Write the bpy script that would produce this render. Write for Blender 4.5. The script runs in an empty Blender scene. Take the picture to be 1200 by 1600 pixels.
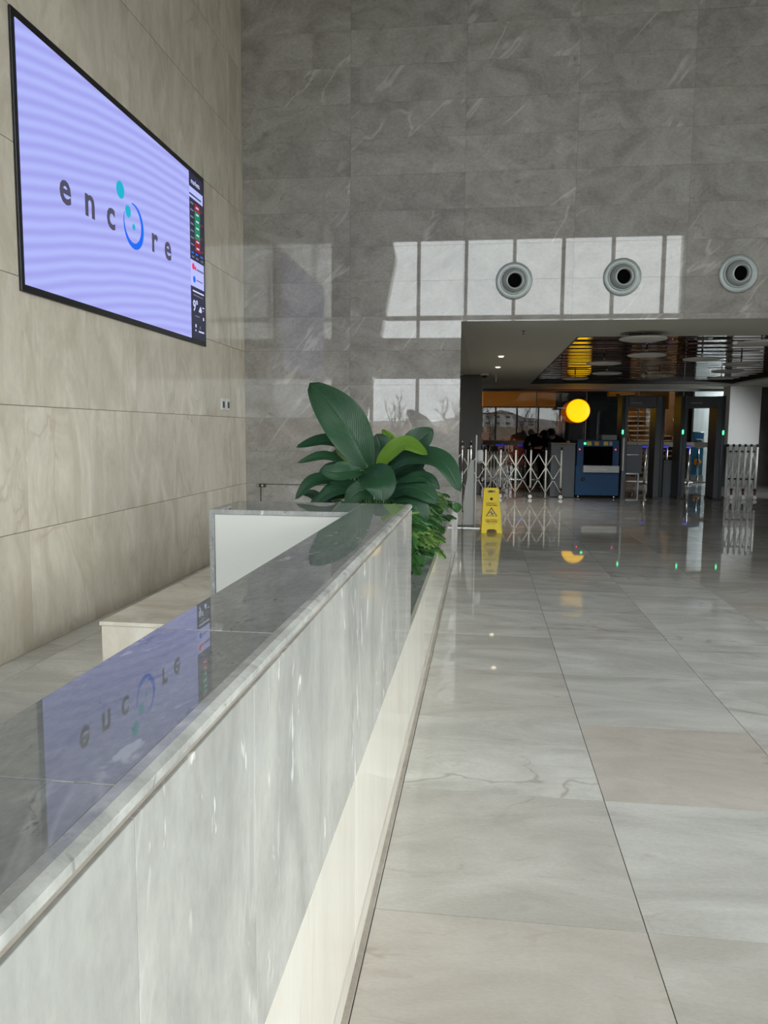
import bpy, bmesh, math, random
from mathutils import Vector, Matrix, Quaternion, noise
random.seed(7)
scene = bpy.context.scene
COL = scene.collection
V = Vector

# ------------------------------------------------------------------ camera
cam_d = bpy.data.cameras.new('camera'); cam = bpy.data.objects.new('camera', cam_d); COL.objects.link(cam)
F_PX = 1188.45
PITCH, YAW, ROLL, CH = -0.107, -0.1281, 0.0081, 1.4453
cp = math.cos(PITCH)
fwd = V((math.sin(YAW)*cp, math.cos(YAW)*cp, math.sin(PITCH)))
rt = V((math.cos(YAW), -math.sin(YAW), 0)); up = rt.cross(fwd)
RT = rt*math.cos(ROLL) + up*math.sin(ROLL); UP = up*math.cos(ROLL) - rt*math.sin(ROLL)
m = Matrix.Identity(4)
for i in range(3):
    m[i][0] = RT[i]; m[i][1] = UP[i]; m[i][2] = -fwd[i]
m[0][3], m[1][3], m[2][3] = 0, 0, CH
cam.matrix_world = m
cam_d.sensor_fit = 'HORIZONTAL'; cam_d.sensor_width = 36; cam_d.lens = F_PX/1200*36
cam_d.clip_start = .02; cam_d.clip_end = 600
scene.camera = cam

# ------------------------------------------------------------------ sky, light, exposure
scene.view_settings.view_transform = 'Standard'; scene.view_settings.look = 'None'
scene.view_settings.gamma = 1; scene.view_settings.use_curve_mapping = False
scene.view_settings.exposure = 0.12
SKY = 10.0
w = bpy.data.worlds.new('overcast_sky'); scene.world = w; w.use_nodes = True
nt = w.node_tree; bg = nt.nodes['Background']
tc = nt.nodes.new('ShaderNodeTexCoord'); ns = nt.nodes.new('ShaderNodeTexNoise'); ns.inputs['Scale'].default_value = 2.2; ns.inputs['Detail'].default_value = 5
rp = nt.nodes.new('ShaderNodeValToRGB')
rp.color_ramp.elements[0].position = .3; rp.color_ramp.elements[0].color = (.86, .90, .955, 1)
rp.color_ramp.elements[1].position = .7; rp.color_ramp.elements[1].color = (.99, .99, .985, 1)
nt.links.new(tc.outputs['Generated'], ns.inputs['Vector']); nt.links.new(ns.outputs[0], rp.inputs[0]); nt.links.new(rp.outputs[0], bg.inputs[0])
bg.inputs[1].default_value = SKY

def area(name, loc, rot, sx, sy, power, color=(1, 1, 1), portal=False):
    d = bpy.data.lights.new(name, 'AREA'); d.shape = 'RECTANGLE'; d.size = sx; d.size_y = sy
    d.energy = power; d.color = color
    o = bpy.data.objects.new(name, d); o.location = loc; o.rotation_euler = rot; COL.objects.link(o)
    if portal: d.cycles.is_portal = True
    return o
R90 = math.pi/2
# portals sit in the window openings and only guide the sky light
area('rear_window_portal', (-1.2, -5.05, 5.6), (-R90+math.pi, 0, 0), 13.4, 3.0, 1, portal=True)
area('rear_lower_window_portal', (-1.2, -5.05, 1.55), (-R90+math.pi, 0, 0), 13.4, 3.0, 1, portal=True)
area('side_window_portal', (8.05, .9, 2.5), (0, R90, 0), 4.2, 10.8, 1, portal=True)
cy = scene.cycles
cy.use_denoising = True; cy.max_bounces = 10; cy.diffuse_bounces = 4; cy.glossy_bounces = 5
cy.transmission_bounces = 6; cy.transparent_max_bounces = 10; cy.sample_clamp_indirect = 12
cy.caustics_reflective = False; cy.caustics_refractive = False
try: cy.denoising_input_passes = 'RGB_ALBEDO_NORMAL'
except Exception: pass

def at(u, v, X=None, Y=None, Z=None):
    """point of the place seen at (u, v) of the 1200x1600 photograph lying in the given plane"""
    d = fwd + RT*((u-600)/F_PX) - UP*((v-800)/F_PX)
    c = V((0, 0, CH))
    if X is not None: t = (X-c.x)/d.x
    elif Y is not None: t = (Y-c.y)/d.y
    else: t = (Z-c.z)/d.z
    return c + d*t

# ------------------------------------------------------------------ materials
def srgb(r, g, b):
    f = lambda c: (c/255/12.92) if c/255 <= .04045 else ((c/255+.055)/1.055)**2.4
    return (f(r), f(g), f(b), 1)

def mat(name, col, rough=.5, metal=0, emit=None, es=1, spec=.5, bump=0, bscale=40, coat=0, var=.0):
    M = bpy.data.materials.new(name); M.use_nodes = True; n = M.node_tree; p = n.nodes['Principled BSDF']
    p.inputs['Base Color'].default_value = col; p.inputs['Roughness'].default_value = rough
    p.inputs['Metallic'].default_value = metal; p.inputs['Specular IOR Level'].default_value = spec
    if coat: p.inputs['Coat Weight'].default_value = coat; p.inputs['Coat Roughness'].default_value = .05
    if emit: p.inputs['Emission Color'].default_value = emit; p.inputs['Emission Strength'].default_value = es
    t = n.nodes.new('ShaderNodeTexCoord'); no = n.nodes.new('ShaderNodeTexNoise'); no.inputs['Scale'].default_value = bscale
    no.inputs['Detail'].default_value = 4
    n.links.new(t.outputs['Object'], no.inputs['Vector'])
    if var:
        mx = n.nodes.new('ShaderNodeMix'); mx.data_type = 'RGBA'
        mx.inputs[6].default_value = tuple(c*(1-var) for c in col[:3])+(1,); mx.inputs[7].default_value = tuple(min(1, c*(1+var)) for c in col[:3])+(1,)
        n.links.new(no.outputs[0], mx.inputs[0]); n.links.new(mx.outputs[2], p.inputs['Base Color'])
    if bump:
        b = n.nodes.new('ShaderNodeBump'); b.inputs['Strength'].default_value = bump; b.inputs['Distance'].default_value = .01
        n.links.new(no.outputs[0], b.inputs['Height']); n.links.new(b.outputs[0], p.inputs['Normal'])
    else:
        r = n.nodes.new('ShaderNodeMapRange'); r.inputs['To Min'].default_value = max(0, rough-.03); r.inputs['To Max'].default_value = min(1, rough+.03)
        n.links.new(no.outputs[0], r.inputs['Value']); n.links.new(r.outputs[0], p.inputs['Roughness'])
    return M

def stone(name, c1, c2, vein=None, vamt=.5, vscale=.7, nscale=1.6, stretch=(1, 1, 1), rough=.08, tilevar=.12, fine=.08, fscale=40,
          speck=0, spcol=(1, 1, 1, 1), spstretch=(1, 1, 1), spscale=14, dark=None, damt=0, spec=.5, tint=None, tamt=.35, vdist=1.3, vrot=(0, 0, 0), vstr=None, lo=.32, hi=.68, warp=.6, ior=1.5):
    M = bpy.data.materials.new(name); M.use_nodes = True; n = M.node_tree; L = n.links; p = n.nodes['Principled BSDF']
    N = n.nodes.new
    geo = N('ShaderNodeTexCoord'); att = N('ShaderNodeAttribute'); att.attribute_name = 'tile'
    va = N('ShaderNodeVectorMath'); va.operation = 'MULTIPLY_ADD'; va.inputs[1].default_value = (17, 23, 31)
    L.new(att.outputs['Color'], va.inputs[0]); L.new(geo.outputs['Object'], va.inputs[2])
    mp = N('ShaderNodeMapping'); mp.inputs['Scale'].default_value = stretch; L.new(va.outputs[0], mp.inputs[0])
    def noi(sc, det=6, ro=.6, dist=0., src=None):
        x = N('ShaderNodeTexNoise'); x.inputs['Scale'].default_value = sc; x.inputs['Detail'].default_value = det
        x.inputs['Roughness'].default_value = ro; x.inputs['Distortion'].default_value = dist
        L.new((src or mp).outputs[0], x.inputs['Vector']); return x
    def mixc(fac, a, b):
        x = N('ShaderNodeMix'); x.data_type = 'RGBA'
        if isinstance(fac, float): x.inputs[0].default_value = fac
        else: L.new(fac, x.inputs[0])
        if isinstance(a, tuple): x.inputs[6].default_value = a
        else: L.new(a, x.inputs[6])
        if isinstance(b, tuple): x.inputs[7].default_value = b
        else: L.new(b, x.inputs[7])
        return x.outputs[2]
    def mr(src, a, b, c, d):
        x = N('ShaderNodeMapRange'); x.inputs[1].default_value = a; x.inputs[2].default_value = b; x.inputs[3].default_value = c; x.inputs[4].default_value = d
        L.new(src, x.inputs[0]); return x.outputs[0]
    def mul(a, b):
        x = N('ShaderNodeMath'); x.operation = 'MULTIPLY'; L.new(a, x.inputs[0])
        if isinstance(b, float): x.inputs[1].default_value = b
        else: L.new(b, x.inputs[1])
        return x.outputs[0]
    n1 = noi(nscale, 7, .62, warp)
    col = mixc(mr(n1.outputs[0], lo, hi, 0, 1), c1, c2)
    if fine:
        nf = noi(fscale, 5, .7)
        g = mr(nf.outputs[0], .3, .7, 1-fine, 1+fine)
        vm = N('ShaderNodeVectorMath'); vm.operation = 'SCALE'; L.new(col, vm.inputs[0]); L.new(g, vm.inputs['Scale']); col = vm.outputs[0]
    if vein:
        vsrc = None
        if vstr:
            m3 = N('ShaderNodeMapping'); m3.vector_type = 'POINT'; m3.inputs['Rotation'].default_value = vrot; L.new(va.outputs[0], m3.inputs[0])
            m4 = N('ShaderNodeMapping'); m4.inputs['Scale'].default_value = vstr; L.new(m3.outputs[0], m4.inputs[0]); vsrc = m4
        nv = noi(vscale, 4, .5, vdist, vsrc)
        s = N('ShaderNodeMath'); s.operation = 'SUBTRACT'; s.inputs[1].default_value = .5; L.new(nv.outputs[0], s.inputs[0])
        ab = N('ShaderNodeMath'); ab.operation = 'ABSOLUTE'; L.new(s.outputs[0], ab.inputs[0])
        ln = mr(ab.outputs[0], 0, .012, 1, 0)
        mk = noi(vscale*1.7, 2, .5)
        col = mixc(mul(mul(ln, mr(mk.outputs[0], .48, .62, 0, 1)), float(vamt)), col, vein)
    if dark:
        nd = noi(nscale*3.1, 5, .7, 1.)
        col = mixc(mul(mr(nd.outputs[0], .60, .70, 0, 1), float(damt)), col, dark)
    if speck:
        m2 = N('ShaderNodeMapping'); m2.inputs['Scale'].default_value = spstretch; L.new(va.outputs[0], m2.inputs[0])
        ng = noi(spscale, 3, .6, .5, m2)
        nm = noi(spscale*.22, 2, .5, 0, m2)
        col = mixc(mul(mul(mr(ng.outputs[0], .60, .66, 0, 1), mr(nm.outputs[0], .5, .58, 0, 1)), float(speck)), col, spcol)
    sep = N('ShaderNodeSeparateColor'); L.new(att.outputs['Color'], sep.inputs[0])
    if tint:
        col = mixc(mr(sep.outputs[1], .6, 1, 0, tamt), col, tint)
    vm = N('ShaderNodeVectorMath'); vm.operation = 'SCALE'; L.new(col, vm.inputs[0]); L.new(mr(sep.outputs[0], 0, 1, 1-tilevar, 1+tilevar), vm.inputs['Scale'])
    L.new(vm.outputs[0], p.inputs['Base Color'])
    nr = noi(5, 3)
    L.new(mr(nr.outputs[0], .3, .7, max(0, rough*.7), rough*1.3), p.inputs['Roughness'])
    p.inputs['Specular IOR Level'].default_value = spec; p.inputs['IOR'].default_value = ior
    return M

def glass(name, tint, fres=1.45, rough=0.0):
    M = bpy.data.materials.new(name); M.use_nodes = True; n = M.node_tree; n.nodes.remove(n.nodes['Principled BSDF'])
    out = n.nodes['Material Output']; t = n.nodes.new('ShaderNodeBsdfTransparent'); t.inputs[0].default_value = tint
    g = n.nodes.new('ShaderNodeBsdfGlossy'); g.inputs['Roughness'].default_value = rough
    f = n.nodes.new('ShaderNodeFresnel'); f.inputs[0].default_value = fres
    x = n.nodes.new('ShaderNodeMixShader'); n.links.new(f.outputs[0], x.inputs[0]); n.links.new(t.outputs[0], x.inputs[1]); n.links.new(g.outputs[0], x.inputs[2])
    n.links.new(x.outputs[0], out.inputs[0]); return M

M_FLOOR = stone('cream_floor_marble', srgb(188, 186, 180), srgb(212, 211, 206), vein=srgb(140, 126, 112), vamt=.5, vscale=.5, nscale=1.3, stretch=(1, 2.4, 1), rough=.03, tilevar=.07, fine=.08, fscale=55, dark=srgb(178, 166, 152), damt=.5, warp=1.2, lo=.36, hi=.64, tint=srgb(184, 168, 154), tamt=.45)
M_WALLL = stone('beige_wall_marble', srgb(194, 185, 168), srgb(219, 212, 198), vein=srgb(176, 152, 132), vamt=.4, vscale=.7, nscale=2.4, stretch=(1, 1.3, .55), rough=.06, tilevar=.03, fine=.05, fscale=16, dark=srgb(184, 168, 148), damt=.35, warp=1.1, lo=.36, hi=.66)
M_WALLB = stone('grey_wall_marble', srgb(130, 126, 121), srgb(160, 157, 152), vein=srgb(200, 198, 194), vamt=.45, vscale=.9, vdist=.35, vrot=(0, .85, 0), vstr=(.35, 1, 1.7), nscale=1.9, rough=.014, tilevar=.06, fine=.14, fscale=26, dark=srgb(114, 109, 104), damt=.6, stretch=(1, 1, 1.3), warp=1.0)
M_TOP = stone('dark_grey_countertop_marble', srgb(128, 130, 130), srgb(152, 154, 152), vein=srgb(200, 202, 200), vamt=.25, vscale=1.1, nscale=3.5, stretch=(2.2, 1, 1), rough=.012, tilevar=.05, fine=.14, fscale=45, dark=srgb(78, 80, 84), damt=.75, speck=.5, spcol=srgb(215, 217, 215), spstretch=(1, .45, 1), spscale=22)
M_FACE = stone('pale_grey_panel_marble', srgb(156, 157, 153), srgb(192, 192, 186), vein=srgb(222, 222, 218), vamt=.5, vscale=1.3, nscale=3.4, stretch=(1, 1.4, .6), rough=.03, tilevar=.03, fine=.07, fscale=50, speck=.8, spcol=srgb(240, 240, 236), spstretch=(1, 1, .3), spscale=26)
M_EDGE = stone('counter_edge_marble', srgb(150, 151, 148), srgb(205, 205, 200), nscale=9, rough=.12, tilevar=0, fine=.1, fscale=60, dark=srgb(110, 110, 110), damt=.6)
M_CREAM = stone('cream_plinth_marble', srgb(216, 210, 198), srgb(228, 224, 214), vein=srgb(200, 184, 160), vamt=.4, vscale=1., nscale=1.6, stretch=(1, 2.5, .5), rough=.03, tilevar=.02, fine=.03, fscale=30)
M_STRIP = stone('grey_brown_skirting_marble', srgb(148, 140, 130), srgb(172, 166, 156), nscale=4, rough=.1, tilevar=0, fine=.1)
M_JAMB = stone('dark_polished_jamb_marble', srgb(70, 66, 60), srgb(92, 88, 82), nscale=2, rough=.01, tilevar=.05, fine=.1, ior=1.9)
M_DKSTONE = stone('dark_brown_stone', srgb(62, 56, 52), srgb(76, 70, 64), nscale=2, rough=.45, tilevar=.1, fine=.1)
M_GROUT = mat('dark_grout', srgb(84, 78, 70), .8)
M_GROUTL = mat('light_grout', srgb(92, 84, 72), .8)
M_CEIL = mat('passage_ceiling_paint', srgb(196, 194, 184), .75, var=.02, bscale=3)
M_HCEIL = mat('hall_ceiling_paint', srgb(190, 188, 182), .8, var=.03, bscale=2)
M_WHITE = mat('white_paint', srgb(222, 224, 222), .5)
M_OFFWHITE = mat('warm_white_laminate', srgb(190, 190, 185), .45)
M_BLACK = mat('black_plastic', srgb(18, 18, 20), .35)
M_MATTEBLACK = mat('matte_black', srgb(5, 5, 6), .9, spec=.05)
M_DKGREY = mat('charcoal_powder_coat', srgb(58, 61, 66), .4, bump=.03, bscale=220)
M_GREYCAB = mat('slate_grey_metal', srgb(84, 89, 95), .45, bump=.03, bscale=200)
M_COLUMN = mat('grey_column_cladding', srgb(66, 66, 64), .4, var=.05, bscale=2)
M_STEEL = mat('brushed_steel', srgb(190, 192, 195), .25, 1)
M_CHROME = mat('chrome', srgb(225, 226, 228), .08, 1)
M_VENT = mat('satin_vent_metal', srgb(158, 165, 164), .42, .35)
M_FRAME = mat('window_frame_aluminium', srgb(70, 72, 74), .5, .2)
M_ALU = mat('white_aluminium', srgb(232, 232, 228), .4, .1)
M_BROWNBR = mat('brown_caster_bracket', srgb(112, 72, 48), .4, .5)
M_YEL = mat('yellow_sign_plastic', srgb(255, 224, 4), .4, bump=.05, bscale=120)
M_INKBLK = mat('black_print', srgb(30, 26, 20), .6)
M_INKRED = mat('red_brown_print', srgb(150, 52, 20), .6)
M_INKPALE = mat('pale_yellow_print', srgb(245, 230, 130), .6)
M_BLUE = mat('scanner_blue_paint', srgb(6, 66, 112), .6, bump=.03, bscale=150)
M_ORANGE = mat('orange_wall_paint', srgb(236, 146, 14), .6, var=.05, bscale=3)
M_BROWNW = mat('brown_wood_panel', srgb(120, 92, 68), .5, var=.15, bscale=6)
M_TREAD = mat('pale_stair_tread', srgb(190, 178, 160), .4)
M_LABELY = mat('yellow_warning_label', srgb(196, 176, 60), .5)
M_ROPE = mat('label_grey', srgb(150, 152, 150), .5)
M_LGREEN = mat('green_indicator', srgb(40, 220, 120), .4, emit=srgb(80, 255, 160), es=2.5)
M_LRED = mat('red_indicator', srgb(220, 40, 30), .4, emit=srgb(255, 60, 50), es=2.5)
M_LBLUE = mat('blue_indicator', srgb(40, 40, 200), .4, emit=srgb(60, 70, 255), es=.2)
M_LAMP = mat('warm_downlight', srgb(255, 240, 210), .4, emit=srgb(255, 236, 200), es=3)
M_YLAMP = None
M_SOIL = mat('dark_soil', srgb(40, 30, 22), .95, bump=.8, bscale=60)
M_DISC = mat('white_ceiling_disc', srgb(205, 205, 200), .55)
M_GLASS = glass('clear_partition_glass', (.50, .52, .52, 1))
M_WINGLASS = glass('window_glass', (.93, .95, .94, 1))
M_SMOKED = glass('smoked_window_glass', (.055, .062, .068, 1))
M_JACKET = mat('black_uniform_cloth', srgb(6, 6, 8), .95, spec=.15, bump=.2, bscale=150)
M_TROUS = mat('black_trouser_cloth', srgb(5, 5, 6), .95, spec=.15, bump=.2, bscale=150)
M_SKIN = mat('skin', srgb(176, 128, 104), .55)
M_HAIR = mat('black_hair', srgb(5, 4, 4), .8, spec=.2, bump=.5, bscale=150)
M_MASK = mat('pale_mask_cloth', srgb(170, 172, 176), .8)

# ------------------------------------------------------------------ mesh helpers
class MB:
    def __init__(s): s.bm = bmesh.new()
    def face(s, pts, smooth=False):
        f = s.bm.faces.new([s.bm.verts.new(p) for p in pts]); f.smooth = smooth; return f
    def box(s, x0, x1, y0, y1, z0, z1, bev=0, M=None):
        r = bmesh.ops.create_cube(s.bm, size=1)
        vs = r['verts']
        for v in vs:
            v.co = V(((x0+x1)/2+v.co.x*(x1-x0), (y0+y1)/2+v.co.y*(y1-y0), (z0+z1)/2+v.co.z*(z1-z0)))
        if bev:
            es = list({e for v in vs for e in v.link_edges})
            rr = bmesh.ops.bevel(s.bm, geom=es, offset=bev, segments=2, profile=.5, affect='EDGES')
            vs = list({v for f in rr['faces'] for v in f.verts} | {v for v in vs if v.is_valid})
        if M is not None:
            for v in vs: v.co = M @ v.co
        return s
    def cyl(s, p0, p1, r0, r1=None, seg=16, cap=True):
        p0, p1 = V(p0), V(p1); r1 = r0 if r1 is None else r1
        d = p1-p0; q = d.to_track_quat('Z', 'Y')
        a = [s.bm.verts.new(p0+q@V((math.cos(t)*r0, math.sin(t)*r0, 0))) for t in [2*math.pi*i/seg for i in range(seg)]]
        b = [s.bm.verts.new(p1+q@V((math.cos(t)*r1, math.sin(t)*r1, 0))) for t in [2*math.pi*i/seg for i in range(seg)]]
        for i in range(seg):
            f = s.bm.faces.new((a[i], a[(i+1) % seg], b[(i+1) % seg], b[i])); f.smooth = True
        if cap: s.bm.faces.new(a[::-1]); s.bm.faces.new(b)
        return s
    def tube(s, pts, r, seg=8):
        pts = [V(p) for p in pts]; rs = r if isinstance(r, (list, tuple)) else [r]*len(pts); rings = []
        for i, p in enumerate(pts):
            d = (pts[min(i+1, len(pts)-1)]-pts[max(i-1, 0)]).normalized(); q = d.to_track_quat('Z', 'Y')
            rings.append([s.bm.verts.new(p+q@V((math.cos(2*math.pi*k/seg)*rs[i], math.sin(2*math.pi*k/seg)*rs[i], 0))) for k in range(seg)])
        for a, b in zip(rings, rings[1:]):
            for k in range(seg):
                f = s.bm.faces.new((a[k], a[(k+1) % seg], b[(k+1) % seg], b[k])); f.smooth = True
        s.bm.faces.new(rings[0][::-1]); s.bm.faces.new(rings[-1]); return s
    def lathe(s, prof, c, axis, seg=48):
        """prof: list of (radius, height along axis)"""
        c = V(c); q = V(axis).to_track_quat('Z', 'Y'); rings = []
        for r, h in prof:
            rings.append([s.bm.verts.new(c+q@V((math.cos(2*math.pi*k/seg)*r, math.sin(2*math.pi*k/seg)*r, h))) for k in range(seg)])
        for a, b in zip(rings, rings[1:]):
            for k in range(seg):
                f = s.bm.faces.new((a[k], a[(k+1) % seg], b[(k+1) % seg], b[k])); f.smooth = True
        s.bm.faces.new(rings[0][::-1]); s.bm.faces.new(rings[-1]); return s
    def prism(s, pts, off):
        """closed polygon pts extruded by vector off"""
        off = V(off); a = [s.bm.verts.new(V(p)) for p in pts]; b = [s.bm.verts.new(V(p)+off) for p in pts]; n = len(a)
        s.bm.faces.new(a); s.bm.faces.new(b[::-1])
        for i in range(n): s.bm.faces.new((a[(i+1) % n], a[i], b[i], b[(i+1) % n]))
        return s
    def sphere(s, c, r, sc=(1, 1, 1), seg=16):
        rr = bmesh.ops.create_uvsphere(s.bm, u_segments=seg, v_segments=max(6, seg//2), radius=r)
        for v in rr['verts']: v.co = V((v.co.x*sc[0], v.co.y*sc[1], v.co.z*sc[2]))+V(c)
        for f in {f for v in rr['verts'] for f in v.link_faces}: f.smooth = True
        return s
    def build(s, name, material, parent=None, fixn=True):
        me = bpy.data.meshes.new(name)
        if fixn: bmesh.ops.recalc_face_normals(s.bm, faces=s.bm.faces)
        if parent is not None:
            wl = V((0, 0, 0)); p = parent
            while p is not None: wl += p.location; p = p.parent
            for v in s.bm.verts: v.co -= wl
        s.bm.to_mesh(me); s.bm.free(); me.materials.append(material)
        o = bpy.data.objects.new(name, me); COL.objects.link(o)
        if parent is not None: o.parent = parent
        return o

def thing(name, label, cat, loc=(0, 0, 0), group=None):
    o = bpy.data.objects.new(name, None); o.empty_display_size = .1; COL.objects.link(o); o.location = loc
    o['label'] = label; o['category'] = cat
    if group: o['group'] = group
    return o
def tag(o, label, cat, group=None, kind=None):
    o['label'] = label; o['category'] = cat
    if group: o['group'] = group
    if kind: o['kind'] = kind
    return o
def struct(o): o['kind'] = 'structure'; return o
def copy_tree(o, parent=None):
    c = o.copy(); COL.objects.link(c); c.parent = parent
    for ch in list(o.children): copy_tree(ch, c)
    return c

def tiles(name, origin, U, W, rects, material, grout, gap=.003, depth=.003, ugap=None):
    """rects: (u0,u1,w0,w1) tiles in the plane origin + u*U + w*W; normal U x W"""
    U, W, O = V(U), V(W), V(origin); Nn = U.cross(W)
    bm = bmesh.new(); lay = bm.loops.layers.float_color.new('tile')
    rnd = random.Random(hash(name) % 1 + len(rects)*7 + 3)
    g = gap/2; gu = (gap if ugap is None else ugap)/2
    def P(u, w_, d=0): return O+U*u+W*w_-Nn*d
    for (u0, u1, w0, w1) in rects:
        a = [P(u0+gu, w0+g), P(u1-gu, w0+g), P(u1-gu, w1-g), P(u0+gu, w1-g)]
        b = [P(u0+gu, w0+g, depth*1.5), P(u1-gu, w0+g, depth*1.5), P(u1-gu, w1-g, depth*1.5), P(u0+gu, w1-g, depth*1.5)]
        va = [bm.verts.new(x) for x in a]; vb = [bm.verts.new(x) for x in b]
        fs = [bm.faces.new(va)]
        for i in range(4): fs.append(bm.faces.new((va[(i+1) % 4], va[i], vb[i], vb[(i+1) % 4])))
        c = (rnd.random(), rnd.random(), rnd.random(), 1)
        for f in fs:
            for l in f.loops: l[lay] = c
    for (u0, u1, w0, w1) in rects:            # grout / backing body, one box per tile footprint
        q = [(u0, w0), (u1, w0), (u1, w1), (u0, w1)]
        va = [bm.verts.new(P(u, w_, depth)) for u, w_ in q]
        f = bm.faces.new(va); f.material_index = 1
    us0 = min(r[0] for r in rects); us1 = max(r[1] for r in rects); ws0 = min(r[2] for r in rects); ws1 = max(r[3] for r in rects)
    me = bpy.data.meshes.new(name); bm.to_mesh(me); bm.free()
    me.materials.append(material); me.materials.append(grout)
    o = bpy.data.objects.new(name, me); COL.objects.link(o)
    return o

def text(s, size, material, name, parent, origin, ux, uy, extrude=.001, bold=0., align='CENTER', spacing=1.0):
    cu = bpy.data.curves.new(name, 'FONT'); cu.body = s; cu.size = size; cu.extrude = extrude; cu.offset = bold
    cu.align_x = align; cu.align_y = 'CENTER'; cu.space_character = spacing; cu.resolution_u = 3
    tmp = bpy.data.objects.new('t', cu); COL.objects.link(tmp)
    dg = bpy.context.evaluated_depsgraph_get(); me = bpy.data.meshes.new_from_object(tmp.evaluated_get(dg))
    bpy.data.objects.remove(tmp)
    ux, uy = V(ux).normalized(), V(uy).normalized(); uz = ux.cross(uy)
    wl = V((0, 0, 0)); p = parent
    while p is not None: wl += p.location; p = p.parent
    for v in me.vertices: v.co = V(origin)-wl+ux*v.co.x+uy*v.co.y+uz*v.co.z
    me.materials.clear(); me.materials.append(material); me.name = name
    o = bpy.data.objects.new(name, me); COL.objects.link(o); o.parent = parent
    return o

# ------------------------------------------------------------------ the hall shell
XL, YB, HC = -2.8824, 9.06, 8.2
ZF_ = 2.71; YP = 23.3
XR, YR = 8.0, -5.0
R0, DZ = .7845, .3987
# floor, 0.8 m tiles
fx = [.5047+.8*i for i in range(-19, 20)]; fy = [2.1496+.8*i for i in range(-10, 40)]
struct(tiles('floor', (0, 0, 0), (1, 0, 0), (0, 1, 0), [(fx[i], fx[i+1], fy[j], fy[j+1]) for i in range(len(fx)-1) for j in range(len(fy)-1)
        if fx[i] < 13 and fx[i+1] > -11], M_FLOOR, M_GROUT, gap=.0032))
# left wall, beige marble in 0.8 m squares
zs = [0, R0]+[R0+2*DZ*k for k in range(1, 10)]; ys = [4.52+.8*k for k in range(-1, 6)]+[YB]
ys = [y for y in ys if y < YB]+[YB]
struct(tiles('wall_left', (XL, 0, 0), (0, 1, 0), (0, 0, 1), [(ys[i], ys[i+1], zs[j], min(zs[j+1], HC)) for i in range(len(ys)-1) for j in range(len(zs)-1)],
             M_WALLL, M_GROUTL, gap=.0045, ugap=.0014))
struct(MB().box(XL-.4, XL-.006, 3.72, YB+.3, 0, HC).build('wall_left_core', M_GROUTL))
# back wall, grey marble in 1.25 x 0.4 m tiles over the opening
xb = [XL, -1.59, -.268, .973, 2.2, 3.43, 4.66, 5.89, 7.12, XR]
zb = [0, .386]+[R0+DZ*k for k in range(0, 19)]
zb[1] = R0-DZ
ZO, XO = 2.7103, -.2798
rects = []
for i in range(len(xb)-1):
    for j in range(len(zb)-1):
        z0, z1 = zb[j], min(zb[j+1], HC)
        if z0 >= HC: continue
        x0, x1 = xb[i], xb[i+1]
        if x1 == -.268: x1 = -.268 if z0 >= ZO-.2 else XO
        if x0 > -1:
            if z1 <= ZO: continue
            z0 = max(z0, ZO)
        elif x0 < -1 and x1 > -1 and z1 > ZO > z0: pass
        rects.append((x0, x1, z0, z1))
struct(tiles('wall_back', (0, YB, 0), (1, 0, 0), (0, 0, 1), rects, M_WALLB, M_GROUT, gap=.0019))
struct(MB().box(XL-.4, XO-.004, YB+.006, YB+.4, 0, ZO+.1).box(XL-.4, XR+.3, YB+.006, YB+.4, ZO+.004, HC).build('wall_back_core', M_GROUT))
# jamb wall of the opening: polished, seen at a grazing angle
struct(tiles('wall_passage', (XO, 0, 0), (0, 1, 0), (0, 0, 1), [(y0, y0+1.2, z0, z1) for y0 in (9.06, 10.26, 11.46, 12.66, 13.86, 15.06, 16.26) for z0, z1 in ((0, .9), (.9, 1.8), (1.8, ZO))],
             M_JAMB, M_GROUT, gap=.003))
struct(MB().box(XO-.4, XO-.006, YB+.4, 17.5, 0, ZO).box(XO-.5, XO-.31, 17.5, YP+.2, 0, ZF_).build('wall_passage_core', M_GROUT))
# hall ceiling, right wall and rear window wall
struct(MB().box(-11, XR+.3, YR-.3, YB+.4, HC, HC+.2).build('ceiling', M_HCEIL))
wr = MB()
wr.box(XR, XR+.3, YR-.3, -4.5, 0, HC).box(XR, XR+.3, 6.3, YB+.4, 0, HC).box(XR, XR+.3, -4.5, 6.3, 0, .4).box(XR, XR+.3, -4.5, 6.3, 4.6, HC)
struct(wr.build('wall_right', M_WALLB))
wr = MB()
wr.box(-11, XR+.3, YR-.3, YR, 7.09, HC).box(-11, XR+.3, YR-.3, YR, 3.07, 4.13).box(5.52, XR+.3, YR-.3, YR, 0, HC).box(-11, -7.9, YR-.3, YR, 0, HC)
struct(wr.build('wall_rear', M_WALLB))
struct(MB().box(-11.3, -11, YR-.3, YB, 0, HC).box(-11, XL-.4, YB, YB+.3, 0, HC).build('wall_far_left', M_WALLB))
wf = MB()
for k in range(-4, 6):
    x = -.6+1.4*k
    if -7.9 < x < 5.5:
        wf.box(x-.05, x+.05, YR-.12, YR, 4.13, 7.09).box(x-.05, x+.05, YR-.12, YR, 0, 3.07)
wf.box(-7.9, 5.52, YR-.12, YR, 4.72, 4.84).box(-7.9, 5.52, YR-.12, YR, 4.13, 4.2).box(-7.9, 5.52, YR-.12, YR, 7.02, 7.09).box(-7.9, 5.52, YR-.12, YR, .0, .08).box(-7.9, 5.52, YR-.12, YR, 3.0, 3.07)
win = struct(wf.build('window_1', M_FRAME))
MB().box(-7.9, 5.52, YR-.08, YR-.07, 4.13, 7.09).box(-7.9, 5.52, YR-.08, YR-.07, 0, 3.07).build('pane', M_WINGLASS, win)
wf = MB()
for k in range(7): wf.box(XR, XR+.1, -4.5+1.8*k-.04, -4.5+1.8*k+.04, .4, 4.6)
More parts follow.
